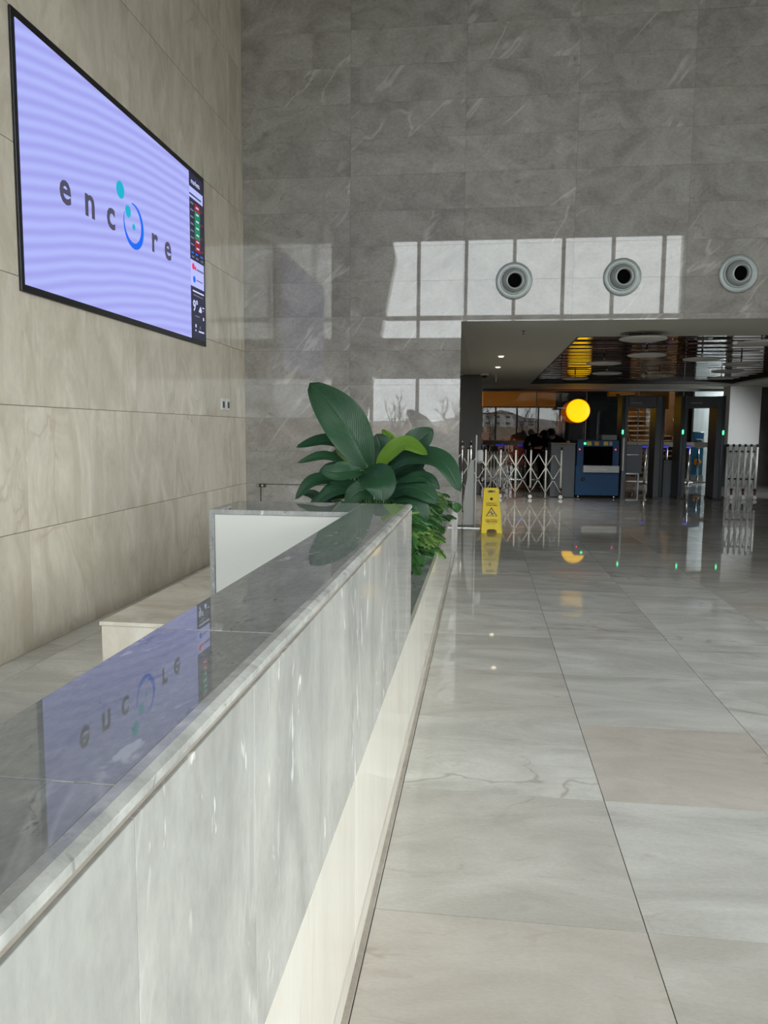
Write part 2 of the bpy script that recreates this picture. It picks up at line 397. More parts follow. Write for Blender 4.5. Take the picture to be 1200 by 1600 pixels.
wf.box(XR, XR+.1, -4.5, 6.3, 2.9, 3.0)
win = struct(wf.build('window_2', M_FRAME))
MB().box(XR+.05, XR+.06, -4.5, 6.3, .4, 4.6).build('pane', M_WINGLASS, win)
# kinked slanting pier that hides the left end of the rear windows
pier = MB().prism([(-4.9, -4.3, 0), (-3.75, -4.3, 0), (-3.0, -4.3, 4.0), (-2.55, -4.3, 6.3), (-2.95, -4.3, HC), (-4.9, -4.3, HC), (-4.5, -4.3, 6.3), (-4.8, -4.3, 4.0)], (0, .5, 0))
struct(pier.build('wall_pier', M_WALLB))

# ------------------------------------------------------------------ the passage and its ceiling

def slab(x0, x1, y0, y1, z0=ZO, z1=ZO+.25):
    return (x0, x1, y0, y1, z0, z1)
rx0, rx1, ry0, ry1 = 1.22, 6.5, 10.62, 21.0
c = MB()
for b in [slab(-.7, rx0, YB+.004, YP), slab(rx1, 13, YB+.004, YP), slab(rx0, rx1, YB+.004, ry0), slab(rx0, rx1, ry1, YP)]: c.box(*b)
struct(c.build('ceiling_passage', M_CEIL))
M_GLOSSC = stone('glossy_brown_stretch_ceiling', srgb(84, 48, 40), srgb(98, 58, 48), nscale=.8, rough=.02, tilevar=0, fine=.05, ior=1.75)
# slight waves across the sheet make the reflections ragged
n = M_GLOSSC.node_tree; wv = n.nodes.new('ShaderNodeTexWave'); wv.bands_direction = 'Y'; wv.inputs['Scale'].default_value = .55; wv.inputs['Distortion'].default_value = 5; wv.inputs['Detail'].default_value = 2; wv.inputs['Detail Scale'].default_value = .35
bp = n.nodes.new('ShaderNodeBump'); bp.inputs['Strength'].default_value = .32; bp.inputs['Distance'].default_value = .02
t_ = n.nodes.new('ShaderNodeTexCoord'); n.links.new(t_.outputs['Object'], wv.inputs[0]); n.links.new(wv.outputs[1], bp.inputs['Height']); n.links.new(bp.outputs[0], n.nodes['Principled BSDF'].inputs['Normal'])
struct(MB().box(rx0, rx1, ry0, ry1, ZO+.07, ZO+.1).build('ceiling_recess', M_GLOSSC))
M_DKTRIM = mat('dark_recess_trim', srgb(40, 40, 40), .5)
struct(MB().box(rx0, rx1, ry1-.25, ry1-.003, ZO-.0, ZO+.07).box(rx0-.0, rx0+.03, ry0, ry1, ZO, ZO+.07).box(rx1-.2, rx1-.003, ry0, ry1, ZO, ZO+.07).build('trim_2', M_DKTRIM))
struct(MB().box(-.3, 9, YP-.1, YP+.1, ZO-.07, ZO).build('trim_3', M_COLUMN))
# walls that close the passage on the right
struct(tiles('wall_passage_right', (0, 22.4, 0), (1, 0, 0), (0, 0, 1), [(7.5+1.2*i, 8.7+1.2*i, z0, z1) for i in range(5) for z0, z1 in ((0, .35), (.35, 1.1), (1.1, 2.0), (2.0, ZO))], M_DKSTONE, M_GROUT))
struct(MB().box(13, 13.3, YB, YP, 0, ZO).box(XR+.3, 13.3, YB+.1, YB+.4, 0, ZO).build('wall_passage_end', M_DKSTONE))
# grey column at the left, white column at the right
col_l = MB().box(XO-.3, -.035, 17.51, 18.4, 0, ZO-.002, bev=.01).build('square_column', M_COLUMN)
tag(col_l, 'dark grey square column at the left edge of the passage, left of the glass', 'column')
p0 = at(1139, 650, Y=21.8); p1 = at(1190, 620, Y=21.8)
col_r = thing('square_column', 'broad white square column with a dark base behind the folded barrier', 'column', (p0.x, 22, 0))
MB().box(p0.x, p1.x, 21.8, 22.39, 1.13, ZO-.002, bev=.008).build('shaft', M_WHITE, col_r)
MB().box(p0.x+.004, p1.x-.004, 21.81, 22.39, 0, 1.1295).build('dark_base', M_COLUMN, col_r)

# ------------------------------------------------------------------ glass partition and the rooms behind it
gx1 = 7.0
gp = thing('glass_partition', 'full height glass partition with a pale band at waist height behind the security gates', 'glass partition', (0, YP, 0))
for x0, x1 in ((-.03, 1.55), (1.57, 3.0), (3.02, 4.5), (4.52, 5.75), (5.77, gx1)):
    MB().box(x0, x1, YP-.006, YP+.006, .02, ZO-.07).build('glass_pane', M_GLASS, gp)
bd = MB().box(0, gx1, YP-.014, YP-.008, 1.03, 1.17)
bd.build('manifestation_band', mat('frosted_beige_band', srgb(112, 105, 94), .6), gp)
hs = MB()
for k in range(60):
    x = 4.3+.045*k
    hs.box(x, x+.012+.008*(k % 3 == 0), YP-.018, YP-.0142, 1.07, 1.13)
hs.build('band_marks', mat('grey_print', srgb(110, 108, 104), .6), gp)
MB().box(-.03, gx1, YP-.03, YP+.03, 0, .02).build('floor_channel', M_STEEL, gp)
for x in (1.56, 3.01, 4.51, 5.76): MB().box(x-.012, x+.012, YP-.02, YP+.02, .02, ZO-.07).build('mullion', M_FRAME, gp)

# back room shell
ZF = 3.25
struct(MB().box(-5, 13, YP+.1, 33.3, ZF, ZF+.2).build('ceiling_back_room', mat('dark_back_room_ceiling', srgb(64, 62, 60), .6)))
struct(MB().box(-5, 13, YP-.1, YP+.1, ZO, ZF).build('wall_over_partition', M_COLUMN))
struct(MB().box(-5, 3.0, 33, 33.3, 2.49, ZF).build('wall_back_room', M_ORANGE))
struct(MB().box(-5, 3.0, 33.001, 33.3, 0, 2.4895).box(3.0, 13, 33, 33.3, 0, ZF).build('wall_back_room_dark', mat('dark_back_room_wall', srgb(40, 40, 42), .6)))
struct(MB().box(-5.3, -5, YP, 33.3, 0, ZF).box(13, 13.3, YP, 33.3, 0, ZF).build('wall_back_room_sides', M_BROWNW))
# second portion: dark screen wall inside, right of the windows
struct(MB().box(2.55, 4.75, 26.2, 26.35, 0, 2.62).build('wall_dark_screen', mat('dark_screen_wall', srgb(24, 27, 30), .3)))
area('back_room_fill', (0.0, 30.2, ZF-.02), (math.radians(35), 0, 0), 4, .8, 70, (1, .8, .55))  # added fill light for the orange wall, no fitting is modelled
area('stair_fill', (5.6, 26.4, ZF-.02), (math.radians(30), 0, 0), 1.2, .8, 260, (1, .85, .62))  # unseen fill light, added to brighten the stairs
area('white_wall_fill', (8.3, 24.2, 2.6), (0, math.radians(60), math.radians(-20)), .6, .8, 170, (.92, .97, 1))  # added fill in place of window light on the white wall
sd = bpy.data.lights.new('passage_fill', 'SPOT'); sd.energy = 1200; sd.spot_size = math.radians(36); sd.spot_blend = .7; sd.shadow_soft_size = .12; sd.color = (.95, .98, 1)  # added out of view, stands in for daylight on white column and folded barrier
so_ = bpy.data.objects.new('passage_fill', sd); so_.location = (9.2, 13.6, 2.5); so_.rotation_euler = (V((6.45, 19.15, 1.2))-V((9.2, 13.6, 2.5))).to_track_quat('-Z', 'Y').to_euler(); COL.objects.link(so_)

# stairs
st = thing('staircase', 'open staircase with pale treads seen through the left metal detector', 'staircase', (5.5, 26, 0))
xs0, xs1 = at(981, 680, Y=28).x, at(1044, 680, Y=28).x
for k in range(17):
    z = .17*(k+1); y = 25.6+.27*k
    MB().box(xs0, xs1, y, y+.31, z-.045, z, bev=.006).build('tread', M_TREAD, st)
MB().prism([(xs1, 25.6, 0), (xs1, 25.9, 0), (xs1, 30.5, 2.9), (xs1, 30.1, 2.9)], (.06, 0, 0)).build('stringer', M_BROWNW, st)
MB().prism([(xs0-.06, 25.6, 0), (xs0-.06, 25.9, 0), (xs0-.06, 30.5, 2.9), (xs0-.06, 30.1, 2.9)], (.06, 0, 0)).build('stringer', M_BROWNW, st)
MB().tube([(xs1+.03, 25.7, 1.0), (xs1+.03, 30.2, 3.2)], .025).build('handrail', M_TREAD, st)
for k in range(9):
    y = 25.75+.5*k
    MB().cyl((xs1+.03, y, .17*((y-25.6)/.27)), (xs1+.03, y, 1.0+(y-25.7)*.49), .012, seg=8).build('baluster', M_STEEL, st)
struct(MB().box(xs0-.3, xs1+.5, 31.0, 31.1, 0, ZF).build('wall_stair', mat('ochre_stair_wall', srgb(176, 118, 50), .6, var=.15, bscale=3)))
struct(MB().box(xs0-.3, xs1-.3, 30.5, 30.9, 1.9, ZF).box(at(1040, 620, Y=26).x-.9, at(1046, 620, Y=26).x, 26, 26.3, 2.2, ZF-.01).build('trim_4', M_ORANGE))
struct(MB().box(at(1037, 620, Y=27.6).x, at(1062, 620, Y=27.6).x, 27.6, 27.7, 0, ZF).build('wall_stair_side', M_BROWNW))
# white wall with blue banner behind the right detector
wx0, wx1 = at(1084, 650, Y=25).x, at(1136, 650, Y=25).x
struct(MB().box(wx0, wx1+1.5, 25, 25.2, 0, ZF).build('wall_white', M_WHITE))
struct(MB().box(wx0-.45, wx0-.03, 25.3, 25.6, 0, ZF).build('wall_return', M_BROWNW))
b0, b1 = at(1081, 700, Y=24.4), at(1099, 700, Y=24.4)
bn = thing('roll_up_banner', 'blue roll-up banner standing before the white wall, seen through the right detector', 'banner', ((b0.x+b1.x)/2, 24.4, 0))
Mban = stone('blue_banner_print', srgb(20, 90, 140), srgb(60, 150, 190), nscale=2.2, rough=.4, tilevar=0, fine=0, dark=srgb(16, 60, 110), damt=.6)
MB().box(b0.x, b1.x, 24.39, 24.4, .15, 1.45).build('print_sheet', Mban, bn)
MB().box(b0.x-.02, b1.x+.02, 24.33, 24.45, 0, .15, bev=.01).build('base_cassette', M_ROPE, bn)
MB().cyl((b0.x-.01, 24.4, 1.46), (b1.x+.01, 24.4, 1.46), .012, seg=8).build('top_rail', M_STEEL, bn)
MB().lathe([(.02, 0), (.09, .0), (.13, .003), (.09, .006), (.02, .006)], ((b0.x+b1.x)/2, 24.389, .55), (0, -1, 0), 5).build('orange_emblem', M_ORANGE, bn)
wd = thing('water_dispenser', 'small white dispenser in front of the blue banner', 'dispenser', (at(1092, 700, Y=24).x, 24, 0))
q = at(1092, 690, Y=24)
MB().cyl((q.x, 24, 0), (q.x, 24, 1.0), .03, seg=12).cyl((q.x, 24, 0), (q.x, 24, .02), .14, seg=20).build('pole', M_STEEL, wd)
MB().box(q.x-.09, q.x+.09, 23.9, 24.08, 1.0, 1.26, bev=.03).build('dispenser_box', M_WHITE, wd)
# furniture behind the glass
ac = thing('armchair', 'rust orange round-backed armchair behind the glass, left of the guards', 'armchair', (1.35, 27, 0))
q = at(803, 690, Y=27)
MB().sphere((q.x, 27, .85), .5, (1.15, .8, .9), 24).build('shell', mat('rust_orange_upholstery', srgb(150, 60, 24), .8, bump=.3), ac)
MB().box(q.x-.45, q.x+.45, 26.4, 27.1, .3, .5, bev=.06).build('seat_cushion', mat('rust_seat_cloth', srgb(120, 52, 26), .85, bump=.3), ac)
for sx in (-.35, .35):
    for sy in (26.5, 27.2): MB().cyl((q.x+sx, sy, 0), (q.x+sx*.9, sy, .42), .02, seg=8).build('leg', M_BLACK, ac)
q = at(876, 690, Y=25.2)
sh = thing('display_shelf', 'tall black open shelf with glass sides behind the round yellow sign', 'shelf', (q.x, 25.2, 0))
for dx in (-.28, -.14, .14, .28): MB().box(q.x+dx-.02, q.x+dx+.02, 25.1, 25.14, 0, 1.95).build('upright', M_BLACK, sh)
MB().box(q.x-.32, q.x+.32, 25.05, 25.3, 1.95, 2.0).build('top_board', M_BLACK, sh)
MB().box(q.x-.3, q.x+.3, 25.05, 25.3, 1.0, 1.03).build('shelf_board', M_BLACK, sh)
MB().box(q.x-.3, q.x+.3, 25.05, 25.3, .5, .53).build('shelf_board', M_BLACK, sh)
MB().box(q.x-.12, q.x-.02, 25.14, 25.15, 1.03, 1.95).box(q.x+.04, q.x+.12, 25.14, 25.15, 1.03, 1.95).build('back_glass', M_STEEL, sh)

# ------------------------------------------------------------------ outside
def tree(x, y, h, lab, seed, zb=0, spread=1.0):
    rnd = random.Random(seed); mb = MB()
    def br(p, d, L, r, dep):
        pts = [p]; q_ = V(p); dd = V(d)
        for i in range(3):
            dd = (dd+V((rnd.uniform(-.15, .15), rnd.uniform(-.15, .15), rnd.uniform(-.02, .1)))).normalized(); q_ = q_+dd*L/3; pts.append(q_.copy())
        mb.tube(pts, [r, r*.85, r*.7, r*.55], 4)
        if dep:
            for k in range(4):
                t = rnd.choice(pts[1:]); a = rnd.uniform(0, 6.28)
                br(t, (dd+V((math.cos(a), math.sin(a), .3))*rnd.uniform(.4, .9)*spread).normalized(), L*.62, r*.5, dep-1)
    br(V((x, y, zb)), V((0, 0, 1)), h*.5, h*.026, 4)
    o = mb.build('bare_tree', mat('bark', srgb(84, 72, 64), .9), fixn=False)
    return tag(o, lab, 'tree', 'bare winter trees outside')
struct(MB().box(-200, 200, -200, YR-.35, -.3, -.02).box(-200, 200, 33.4, 300, -.3, -.02).box(XR+.4, 200, YR-.35, 33.4, -.3, -.02).build('ground', mat('pale_paving', srgb(120, 116, 108), .9, var=.2, bscale=.3)))
def ridge(y, x0, x1, prof, seed, material):
    mb = MB(); n_ = 120; a = []
    for i in range(n_+1):
        x = x0+(x1-x0)*i/n_
        for (xa, za), (xb_, zb_) in zip(prof, prof[1:]):
            if xa <= x <= xb_: z = za+(zb_-za)*(x-xa)/(xb_-xa)
        a.append((x, z*(1+.10*noise.noise(V((x*.25, seed, 0)))+.06*noise.noise(V((x*.9, seed, 3))))))
    for (xa, za), (xb_, zb_) in zip(a, a[1:]):
        mb.face([(xa, y+6, -.05), (xb_, y+6, -.05), (xb_, y, zb_), (xa, y, za)], True)
        mb.face([(xa, y, za), (xb_, y, zb_), (xb_, y-12, -.05), (xa, y-12, -.05)], True)
    o = mb.build('hill', material, fixn=False); struct(o); return o
MHILL = mat('winter_hillside', srgb(150, 142, 140), .95, var=.35, bscale=.6)
ridge(-124, -110, 110, [(-110, 2.8), (-8, 3.2), (0, 5.4), (4, 6.0), (8, 4.6), (16, 3.7), (110, 4.0)], 2.2, MHILL)
ridge(-60, -60, 70, [(-60, 1.8), (70, 2.2)], 7.2, mat('scrub_slope', srgb(128, 106, 88), .95, var=.6, bscale=1.2))
def building(x, y, wd_, h, z0, lab, colr):
    t = thing('apartment_building', lab, 'building', (x, y, z0))
    MB().box(x-wd_/2, x+wd_/2, y-6, y, z0, z0+h).build('wall', mat('render', colr, .9), t)
    nx = max(2, int(wd_/1.5)); nz = max(2, int(h/1.0))
    for i in range(nx):
        for j in range(nz):
            cx_ = x-wd_/2+(i+.5)*wd_/nx; cz = z0+(j+.5)*h/nz
            MB().box(cx_-.35, cx_+.35, y, y+.03, cz-.22, cz+.22).build('window', M_DKGREY, t)
    MB().box(x-wd_/2-.1, x+wd_/2+.1, y-6.1, y+.1, z0+h, z0+h+.2).build('roof', mat('roof_tile', srgb(120, 80, 66), .9), t)
building(2.6, -95, 5.5, 4.6, 0, 'pale apartment block on the hill mirrored in the partition glass, next to the grey column', srgb(205, 202, 198))
building(8.0, -98, 3.6, 3.2, 0, 'grey apartment block on the hill mirrored in the glass, right of the first window bar', srgb(190, 184, 184))
names = ['left of the lower window bar', 'right of the lower window bar', 'at the passage jamb', 'opposite the passage, nearest the middle', 'opposite the yellow sign', 'farthest to the right outside']
for i, (x, y, h) in enumerate([(-4.4, -24, 3.5), (-2.0, -26, 3.3), (.6, -24, 3.6), (4.0, -27, 3.8), (7.4, -25, 3.6), (11, -27, 4.2)]):
    tree(x, y, h, 'bare tree outside the entrance windows, mirrored '+names[i] if i < 3 else 'bare tree outside the entrance windows, '+names[i], 40+i)

# ------------------------------------------------------------------ LED screen on the left wall
SX = XL+.024
sc_ = thing('led_screen', 'large wall-mounted screen with black frame showing a lilac slide with the word encore', 'screen', (XL, 6.1, 3.1))
Y0, Y1, Z0, Z1 = 4.52, 7.715, 2.29, 3.965
fr = MB().box(XL+.001, SX-.004, Y0, Y1, Z0, Z1, bev=.004)
fr.build('frame', M_BLACK, sc_)
def emis(name, col, s=1., wave=False):
    M = bpy.data.materials.new(name); M.use_nodes = True; n = M.node_tree; p = n.nodes['Principled BSDF']
    p.inputs['Base Color'].default_value = (.01, .01, .012, 1); p.inputs['Roughness'].default_value = .5; p.inputs['Emission Strength'].default_value = s
    p.inputs['Emission Color'].default_value = col
    if wave:
        t = n.nodes.new('ShaderNodeTexCoord'); mp = n.nodes.new('ShaderNodeMapping'); wv = n.nodes.new('ShaderNodeTexWave'); wv.wave_type = 'RINGS'; wv.rings_direction = 'X'
        mp.inputs['Location'].default_value = (0, -1.6, 12.0)
        wv.inputs['Scale'].default_value = 3.7; wv.inputs['Distortion'].default_value = 1.4; wv.inputs['Detail Scale'].default_value = .4
        mx = n.nodes.new('ShaderNodeMix'); mx.data_type = 'RGBA'; mx.inputs[6].default_value = srgb(163, 165, 240); mx.inputs[7].default_value = srgb(178, 186, 252)
        n.links.new(t.outputs['Object'], mp.inputs[0]); n.links.new(mp.outputs[0], wv.inputs[0]); n.links.new(wv.outputs[1], mx.inputs[0]); n.links.new(mx.outputs[2], p.inputs['Emission Color'])
    return M
E_LILAC = emis('lilac_screen_light', (1, 1, 1, 1), .9, True)
E_DK = emis('screen_navy', srgb(34, 36, 58)); E_GREY = emis('screen_grey_letter', srgb(72, 70, 92)); E_TEAL = emis('screen_teal', srgb(8, 170, 200))
E_BLUE = emis('screen_blue', srgb(0, 100, 232)); E_GREEN = emis('screen_green', srgb(14, 128, 84)); E_RED = emis('screen_red', srgb(140, 28, 44))
E_WHT = emis('screen_white', srgb(200, 206, 250)); E_PINK = emis('screen_crimson', srgb(220, 40, 80)); E_MID = emis('screen_mid_grey', srgb(110, 112, 140)); E_LT = emis('screen_pale', srgb(178, 184, 248))
YD = 7.305
MB().box(SX-.004, SX, Y0+.035, YD, Z0+.045, Z1-.055).build('display', E_LILAC, sc_)
sp = MB().box(SX-.004, SX, YD, Y1-.045, Z0+.045, Z1-.055).build('side_display', E_DK, sc_)
def scr(name, y0, y1, z0, z1, m_, lift=.0015):
    return MB().box(SX+lift-.001, SX+lift, y0, y1, z0, z1).build(name, m_, sp)
YE2 = 7.66
scr('pale_header', YD, YE2, 3.675, 3.775, E_LT); scr('header_line', YD, YE2-.05, 3.70, 3.715, E_DK, .0025)
scr('green_column', 7.435, 7.57, 3.31, 3.575, E_GREEN); scr('red_cell', 7.435, 7.57, 3.575, 3.645, E_RED); scr('red_cell', 7.435, 7.57, 3.19, 3.31, E_RED)
for k in range(7):
    z = 3.62-.065*k
    scr('table_text', YD+.02, YD+.10, z, z+.016, E_MID); scr('table_value', 7.47, 7.54, z-.014, z, E_WHT, .0025)
    if k % 2 == 0: scr('table_change', 7.59, 7.65, z-.02, z-.008, E_RED)
for y in (YD+.03, YD+.14, YD+.27): scr('table_text', y, y+.06, 3.155, 3.17, E_BLUE); scr('table_text', y+.01, y+.07, 3.115, 3.13, E_MID)
text('markets', .07, E_WHT, 'header_text', sp, (SX+.002, YD+.16, 3.835), (0, 1, 0), (0, 0, 1), .0005)
scr('white_news_panel', YD, YE2, 2.84, 3.09, E_LT)
MB().cyl((SX, YD+.07, 3.03), (SX+.003, YD+.07, 3.03), .032, seg=20).cyl((SX, YD+.125, 3.02), (SX+.003, YD+.125, 3.02), .02, seg=20).build('red_logo_dot', E_PINK, sp)
MB().cyl((SX, YD+.09, 2.91), (SX+.003, YD+.09, 2.91), .032, seg=20).build('blue_logo_dot', E_BLUE, sp)
scr('news_line', YD+.16, 7.65, 3.005, 3.025, E_MID, .0025); scr('news_line', YD+.15, 7.62, 2.905, 2.918, E_MID, .0025)
scr('weather_text', YD+.05, 7.65, 2.79, 2.805, E_WHT); scr('weather_text', YD+.06, 7.62, 2.755, 2.765, E_MID)
text('9°', .15, E_WHT, 'temperature_text', sp, (SX+.002, YD+.11, 2.65), (0, 1, 0), (0, 0, 1), .0005, bold=.002)
MB().prism([(SX+.001, 7.50, 2.61), (SX+.001, 7.58, 2.61), (SX+.001, 7.58, 2.64), (SX+.001, 7.55, 2.67), (SX+.001, 7.52, 2.64)], (.001, 0, 0)).build('cloud_icon', E_WHT, sp)
scr('weather_text', 7.60, 7.655, 2.66, 2.67, E_WHT); scr('weather_text', 7.60, 7.65, 2.63, 2.64, E_MID)
scr('weather_text', YD+.1, 7.52, 2.555, 2.567, E_MID); scr('forecast_icon', 7.615, 7.645, 2.54, 2.57, E_WHT)
scr('forecast_icon', YD+.10, YD+.13, 2.45, 2.48, E_WHT); scr('forecast_icon', YD+.10, YD+.12, 2.41, 2.43, E_WHT); scr('forecast_icon', YD+.22, YD+.24, 2.445, 2.47, E_MID); scr('weather_text', YD+.19, 7.64, 2.41, 2.425, E_WHT)
# the word
yz = lambda y, z, l=.002: (SX+l, y, z)
def letter(ch, yc, zc, s): return text(ch, s, E_GREY, 'letter_'+ch, sc_, yz(yc, zc), (0, 1, 0), (0, 0, 1), .0008, bold=.0068)
for ch, yc in (('e', 5.055), ('n', 5.385), ('c', 5.70), ('r', 6.48), ('e', 6.765)):
    letter(ch, yc, 3.062+(.0), .315)
def annulus(c, pts):  # pts: (angle, r_in, r_out)
    mb = MB(); rows = []
    for a, ri, ro in pts:
        rows.append([(SX+.001, c[0]+math.cos(a)*ri, c[1]+math.sin(a)*ri), (SX+.001, c[0]+math.cos(a)*ro, c[1]+math.sin(a)*ro)])
    for a, b in zip(rows, rows[1:]): mb.prism([a[0], a[1], b[1], b[0]], (.002, 0, 0))
    return mb
pts = []
for k in range(41):
    t = k/40; a = math.radians(100-(100-(-205))*t)
    th = .005+.047*math.sin(math.pi*min(1, (t+.02))**1.0)**1.1
    pts.append((a, .180-th, .180))
annulus((6.09, 3.078), pts).build('logo_ring', E_BLUE, sc_)
for (y, z, r) in ((5.868, 3.30, .066), (5.992, 3.172, .047), (6.088, 3.073, .025)):
    MB().cyl((SX+.0005, y, z), (SX+.003, y, z), r, seg=32).build('logo_dot', E_TEAL, sc_)

# wall switches and the hatch in the back wall
for yv, lab in ((8.235, 'white framed wall switch right of the screen, the left one of the pair'), (8.396, 'white framed wall switch right of the screen, the right one nearer the corner')):
    s_ = thing('wall_switch', lab, 'wall switch', (XL, yv, 1.72), 'pair of wall switches')
    MB().box(XL+.0005, XL+.012, yv-.055, yv+.055, 1.655, 1.785, bev=.003).build('plate', M_WHITE, s_)
    MB().box(XL+.012, XL+.018, yv-.022, yv+.03, 1.68, 1.75, bev=.002).build('rocker', M_DKGREY, s_)
h_ = thing('hatch_door', 'concealed stone hatch door with a dark gap and small black latch low on the back wall', 'hatch', (-2.69, YB, 0))
MB().box(-2.70, -2.692, YB-.004, YB-.001, .0, .78).box(-2.70, -1.7, YB-.004, YB-.001, .772, .778).build('gap', M_MATTEBLACK, h_)
MB().box(-2.712, -2.685, YB-.03, YB-.001, .742, .782, bev=.003).box(-2.655, -2.63, YB-.03, YB-.001, .742, .782, bev=.003).build('hinge', M_BLACK, h_)
MB().box(-2.685, -2.655, YB-.025, YB-.001, .752, .774).build('latch', M_CHROME, h_)

# ------------------------------------------------------------------ jet nozzle vents
for i, (vx, vz, lab) in enumerate(((.312, 3.158, 'round metal jet vent over the passage opening, the left one of three'),
                                   (1.512, 3.180, 'round metal jet vent over the passage opening, the middle one of three'),
                                   (2.751, 3.194, 'round metal jet vent over the passage opening, the right one of three'))):
    t = thing('jet_vent', lab, 'air vent', (vx, YB, vz), 'row of jet vents above the passage')
    y = YB-.002
    MB().lathe([(.148, 0), (.205, 0), (.208, .012), (.200, .022), (.165, .030), (.148, .022)], (vx, y, vz), (0, -1, 0), 56).build('outer_ring', M_VENT, t)
    MB().lathe([(.12, 0), (.155, .0), (.158, .03), (.150, .042), (.138, .034), (.122, .014)], (vx, y, vz), (0, -1, 0), 56).build('inner_ring', M_VENT, t)
    ax = V((.10, -1, -.12)).normalized()
    c0 = V((vx, y-.012, vz))
    MB().lathe([(.135, .0), (.132, .03), (.118, .065), (.098, .092), (.088, .098), (.082, .094), (.076, .04), (.07, .03)], c0, ax, 56).build('nozzle', M_VENT, t)
    MB().cyl(c0+ax*.045, c0+ax*.05, .078, seg=40).build('opening', M_MATTEBLACK, t)

# ------------------------------------------------------------------ reception counter
CX, CW, ZT, ZL, YE = -.3133, -.535, 1.1121, .5355, 3.425
RXL, RY0 = -1.105, 3.035
YS = -2.2
desk = thing('reception_counter', 'long grey marble reception counter with polished top and an L-shaped return', 'counter', (-.42, .6, 0))
def slabtile(name, rectlist, z0, z1, material, parent, bev=.004):
    out = []
    for (x0, x1, y0, y1) in rectlist:
        o = MB().box(x0, x1, y0, y1, z0, z1, bev=bev).build(name, material, parent)
        a = o.data.color_attributes.new('tile', 'FLOAT_COLOR', 'CORNER'); cc = (random.random(), random.random(), random.random(), 1)
        for d in a.data: d.color = cc
        out.append(o)
    return out
gs = .0004
slabtile('top_slab', [(CW, CX-.0225, YS, .645-gs), (CW, CX-.0225, .645+gs, 1.19-gs), (CW, CX-.0225, 1.19+gs, YE)], ZT-.02, ZT, M_TOP, desk, .0015)
slabtile('return_top_slab', [(RXL, CW-.001, RY0, YE)], ZT-.02, ZT, M_TOP, desk, .0015)
# bevelled front edge of the top with a dark groove beneath
MB().prism([(CX-.0225, YS, ZT), (CX-.009, YS, ZT), (CX+.001, YS, ZT-.005), (CX+.001, YS, ZT-.015), (CX-.0225, YS, ZT-.015)], (0, YE-YS+.003, 0)).build('front_edge', M_EDGE, desk)
MB().box(CX-.03, CX-.005, YS, YE-.002, ZT-.0265, ZT-.0155).build('shadow_groove', M_STRIP, desk)
slabtile('front_panel', [(CX-.022, CX, YS, .637-gs), (CX-.022, CX, .637+gs, 1.01-gs), (CX-.022, CX, 1.01+gs, 2.23-gs), (CX-.022, CX, 2.23+gs, YE)], ZL, ZT-.0268, M_FACE, desk, .001)
slabtile('end_panel', [(RXL, CX-.023, YE-.022, YE)], ZL, ZT-.021, M_FACE, desk, .001)
slabtile('end_panel', [(RXL-.022, RXL, RY0, YE)], 0, ZT, M_TOP, desk, .0015)
MB().box(CW+.0, CW+.02, YS, RY0, 0, ZT-.021).build('inner_panel', M_OFFWHITE, desk)
MB().box(RXL+.001, CW, RY0+.006, RY0+.02, 0, ZT-.021).build('inner_panel', M_OFFWHITE, desk)
MB().box(CW+.021, CX-.023, YS, YE-.023, ZL-.3, ZT-.05).box(RXL+.002, CX-.023, RY0+.04, YE-.023, .1, ZT-.05).build('core', M_OFFWHITE, desk)

# cream plinth wall that carries on as the planter
pl = thing('planter', 'long low cream marble planter wall with grey ledge running on from the counter', 'planter', (CX, 5, 0))
slabtile('front_slab', [(CX-.02, CX, YS+2.05*k, YS+2.05*(k+1)-.001) for k in range(5)]+[(CX-.02, CX, YS+10.25, YB-.006)], .0, ZL-.0005, M_CREAM, pl, .0012)
MB().box(CX, CX+.0145, YS, YB-.006, 0, .006).build('skirting_strip', M_STRIP, pl)
PX0 = -1.15
slabtile('ledge', [(-.43, CX-.0205, YE+.001, 5.4), (-.43, CX-.0205, 5.402, YB-.006)], ZL-.022, ZL+.0005, M_TOP, pl, .001)
slabtile('ledge', [(PX0, -.431, YE+.001, 4.35)], ZL-.022, ZL, M_TOP, pl, .001)
slabtile('ledge', [(PX0, PX0+.12, 4.351, YB-.006)], ZL-.022, ZL, M_TOP, pl, .001)
MB().box(CX-.0203, CX, YE+.001, YB-.006, ZL, ZL+.002).build('ledge_edge', M_CREAM, pl)
MB().box(PX0, PX0+.02, YE+.002, YB-.006, 0, ZL-.023).box(PX0, CX-.021, YE+.002, YE+.02, 0, ZL-.023).build('rear_wall', M_CREAM, pl)
so = MB(); nn = 24
for i in range(nn):
    for j in range(40):
        x0, x1 = PX0+.10+(-PX0-.10-.43)*i/nn, PX0+.10+(-PX0-.10-.43)*(i+1)/nn; y0, y1 = 4.35+(YB-4.36)*j/40, 4.35+(YB-4.36)*(j+1)/40
        f = lambda x, y: (x, y, ZL-.05+.02*noise.noise(V((x*6, y*6, 0))))
        so.face([f(x0, y0), f(x1, y0), f(x1, y1), f(x0, y1)], True)
bmesh.ops.remove_doubles(so.bm, verts=so.bm.verts, dist=1e-4)
so.build('soil', M_SOIL, pl)

# low marble block behind the counter
bl = thing('low_plinth_block', 'low cream marble block on the floor behind the counter, by the beige wall', 'marble block', (-1.5, 5, 0))
BX1 = PX0-.012
MB().box(-2.30, BX1, 4.315, 8.95, 0, .2375).build('body', M_WALLL, bl)
MB().box(-2.31, BX1+.002, 4.303, 8.95, .2415, .266, bev=.002).build('cap_slab', M_WALLL, bl)
MB().box(-2.295, BX1-.005, 4.318, 8.94, .2376, .2414).build('joint', M_GROUT, bl)

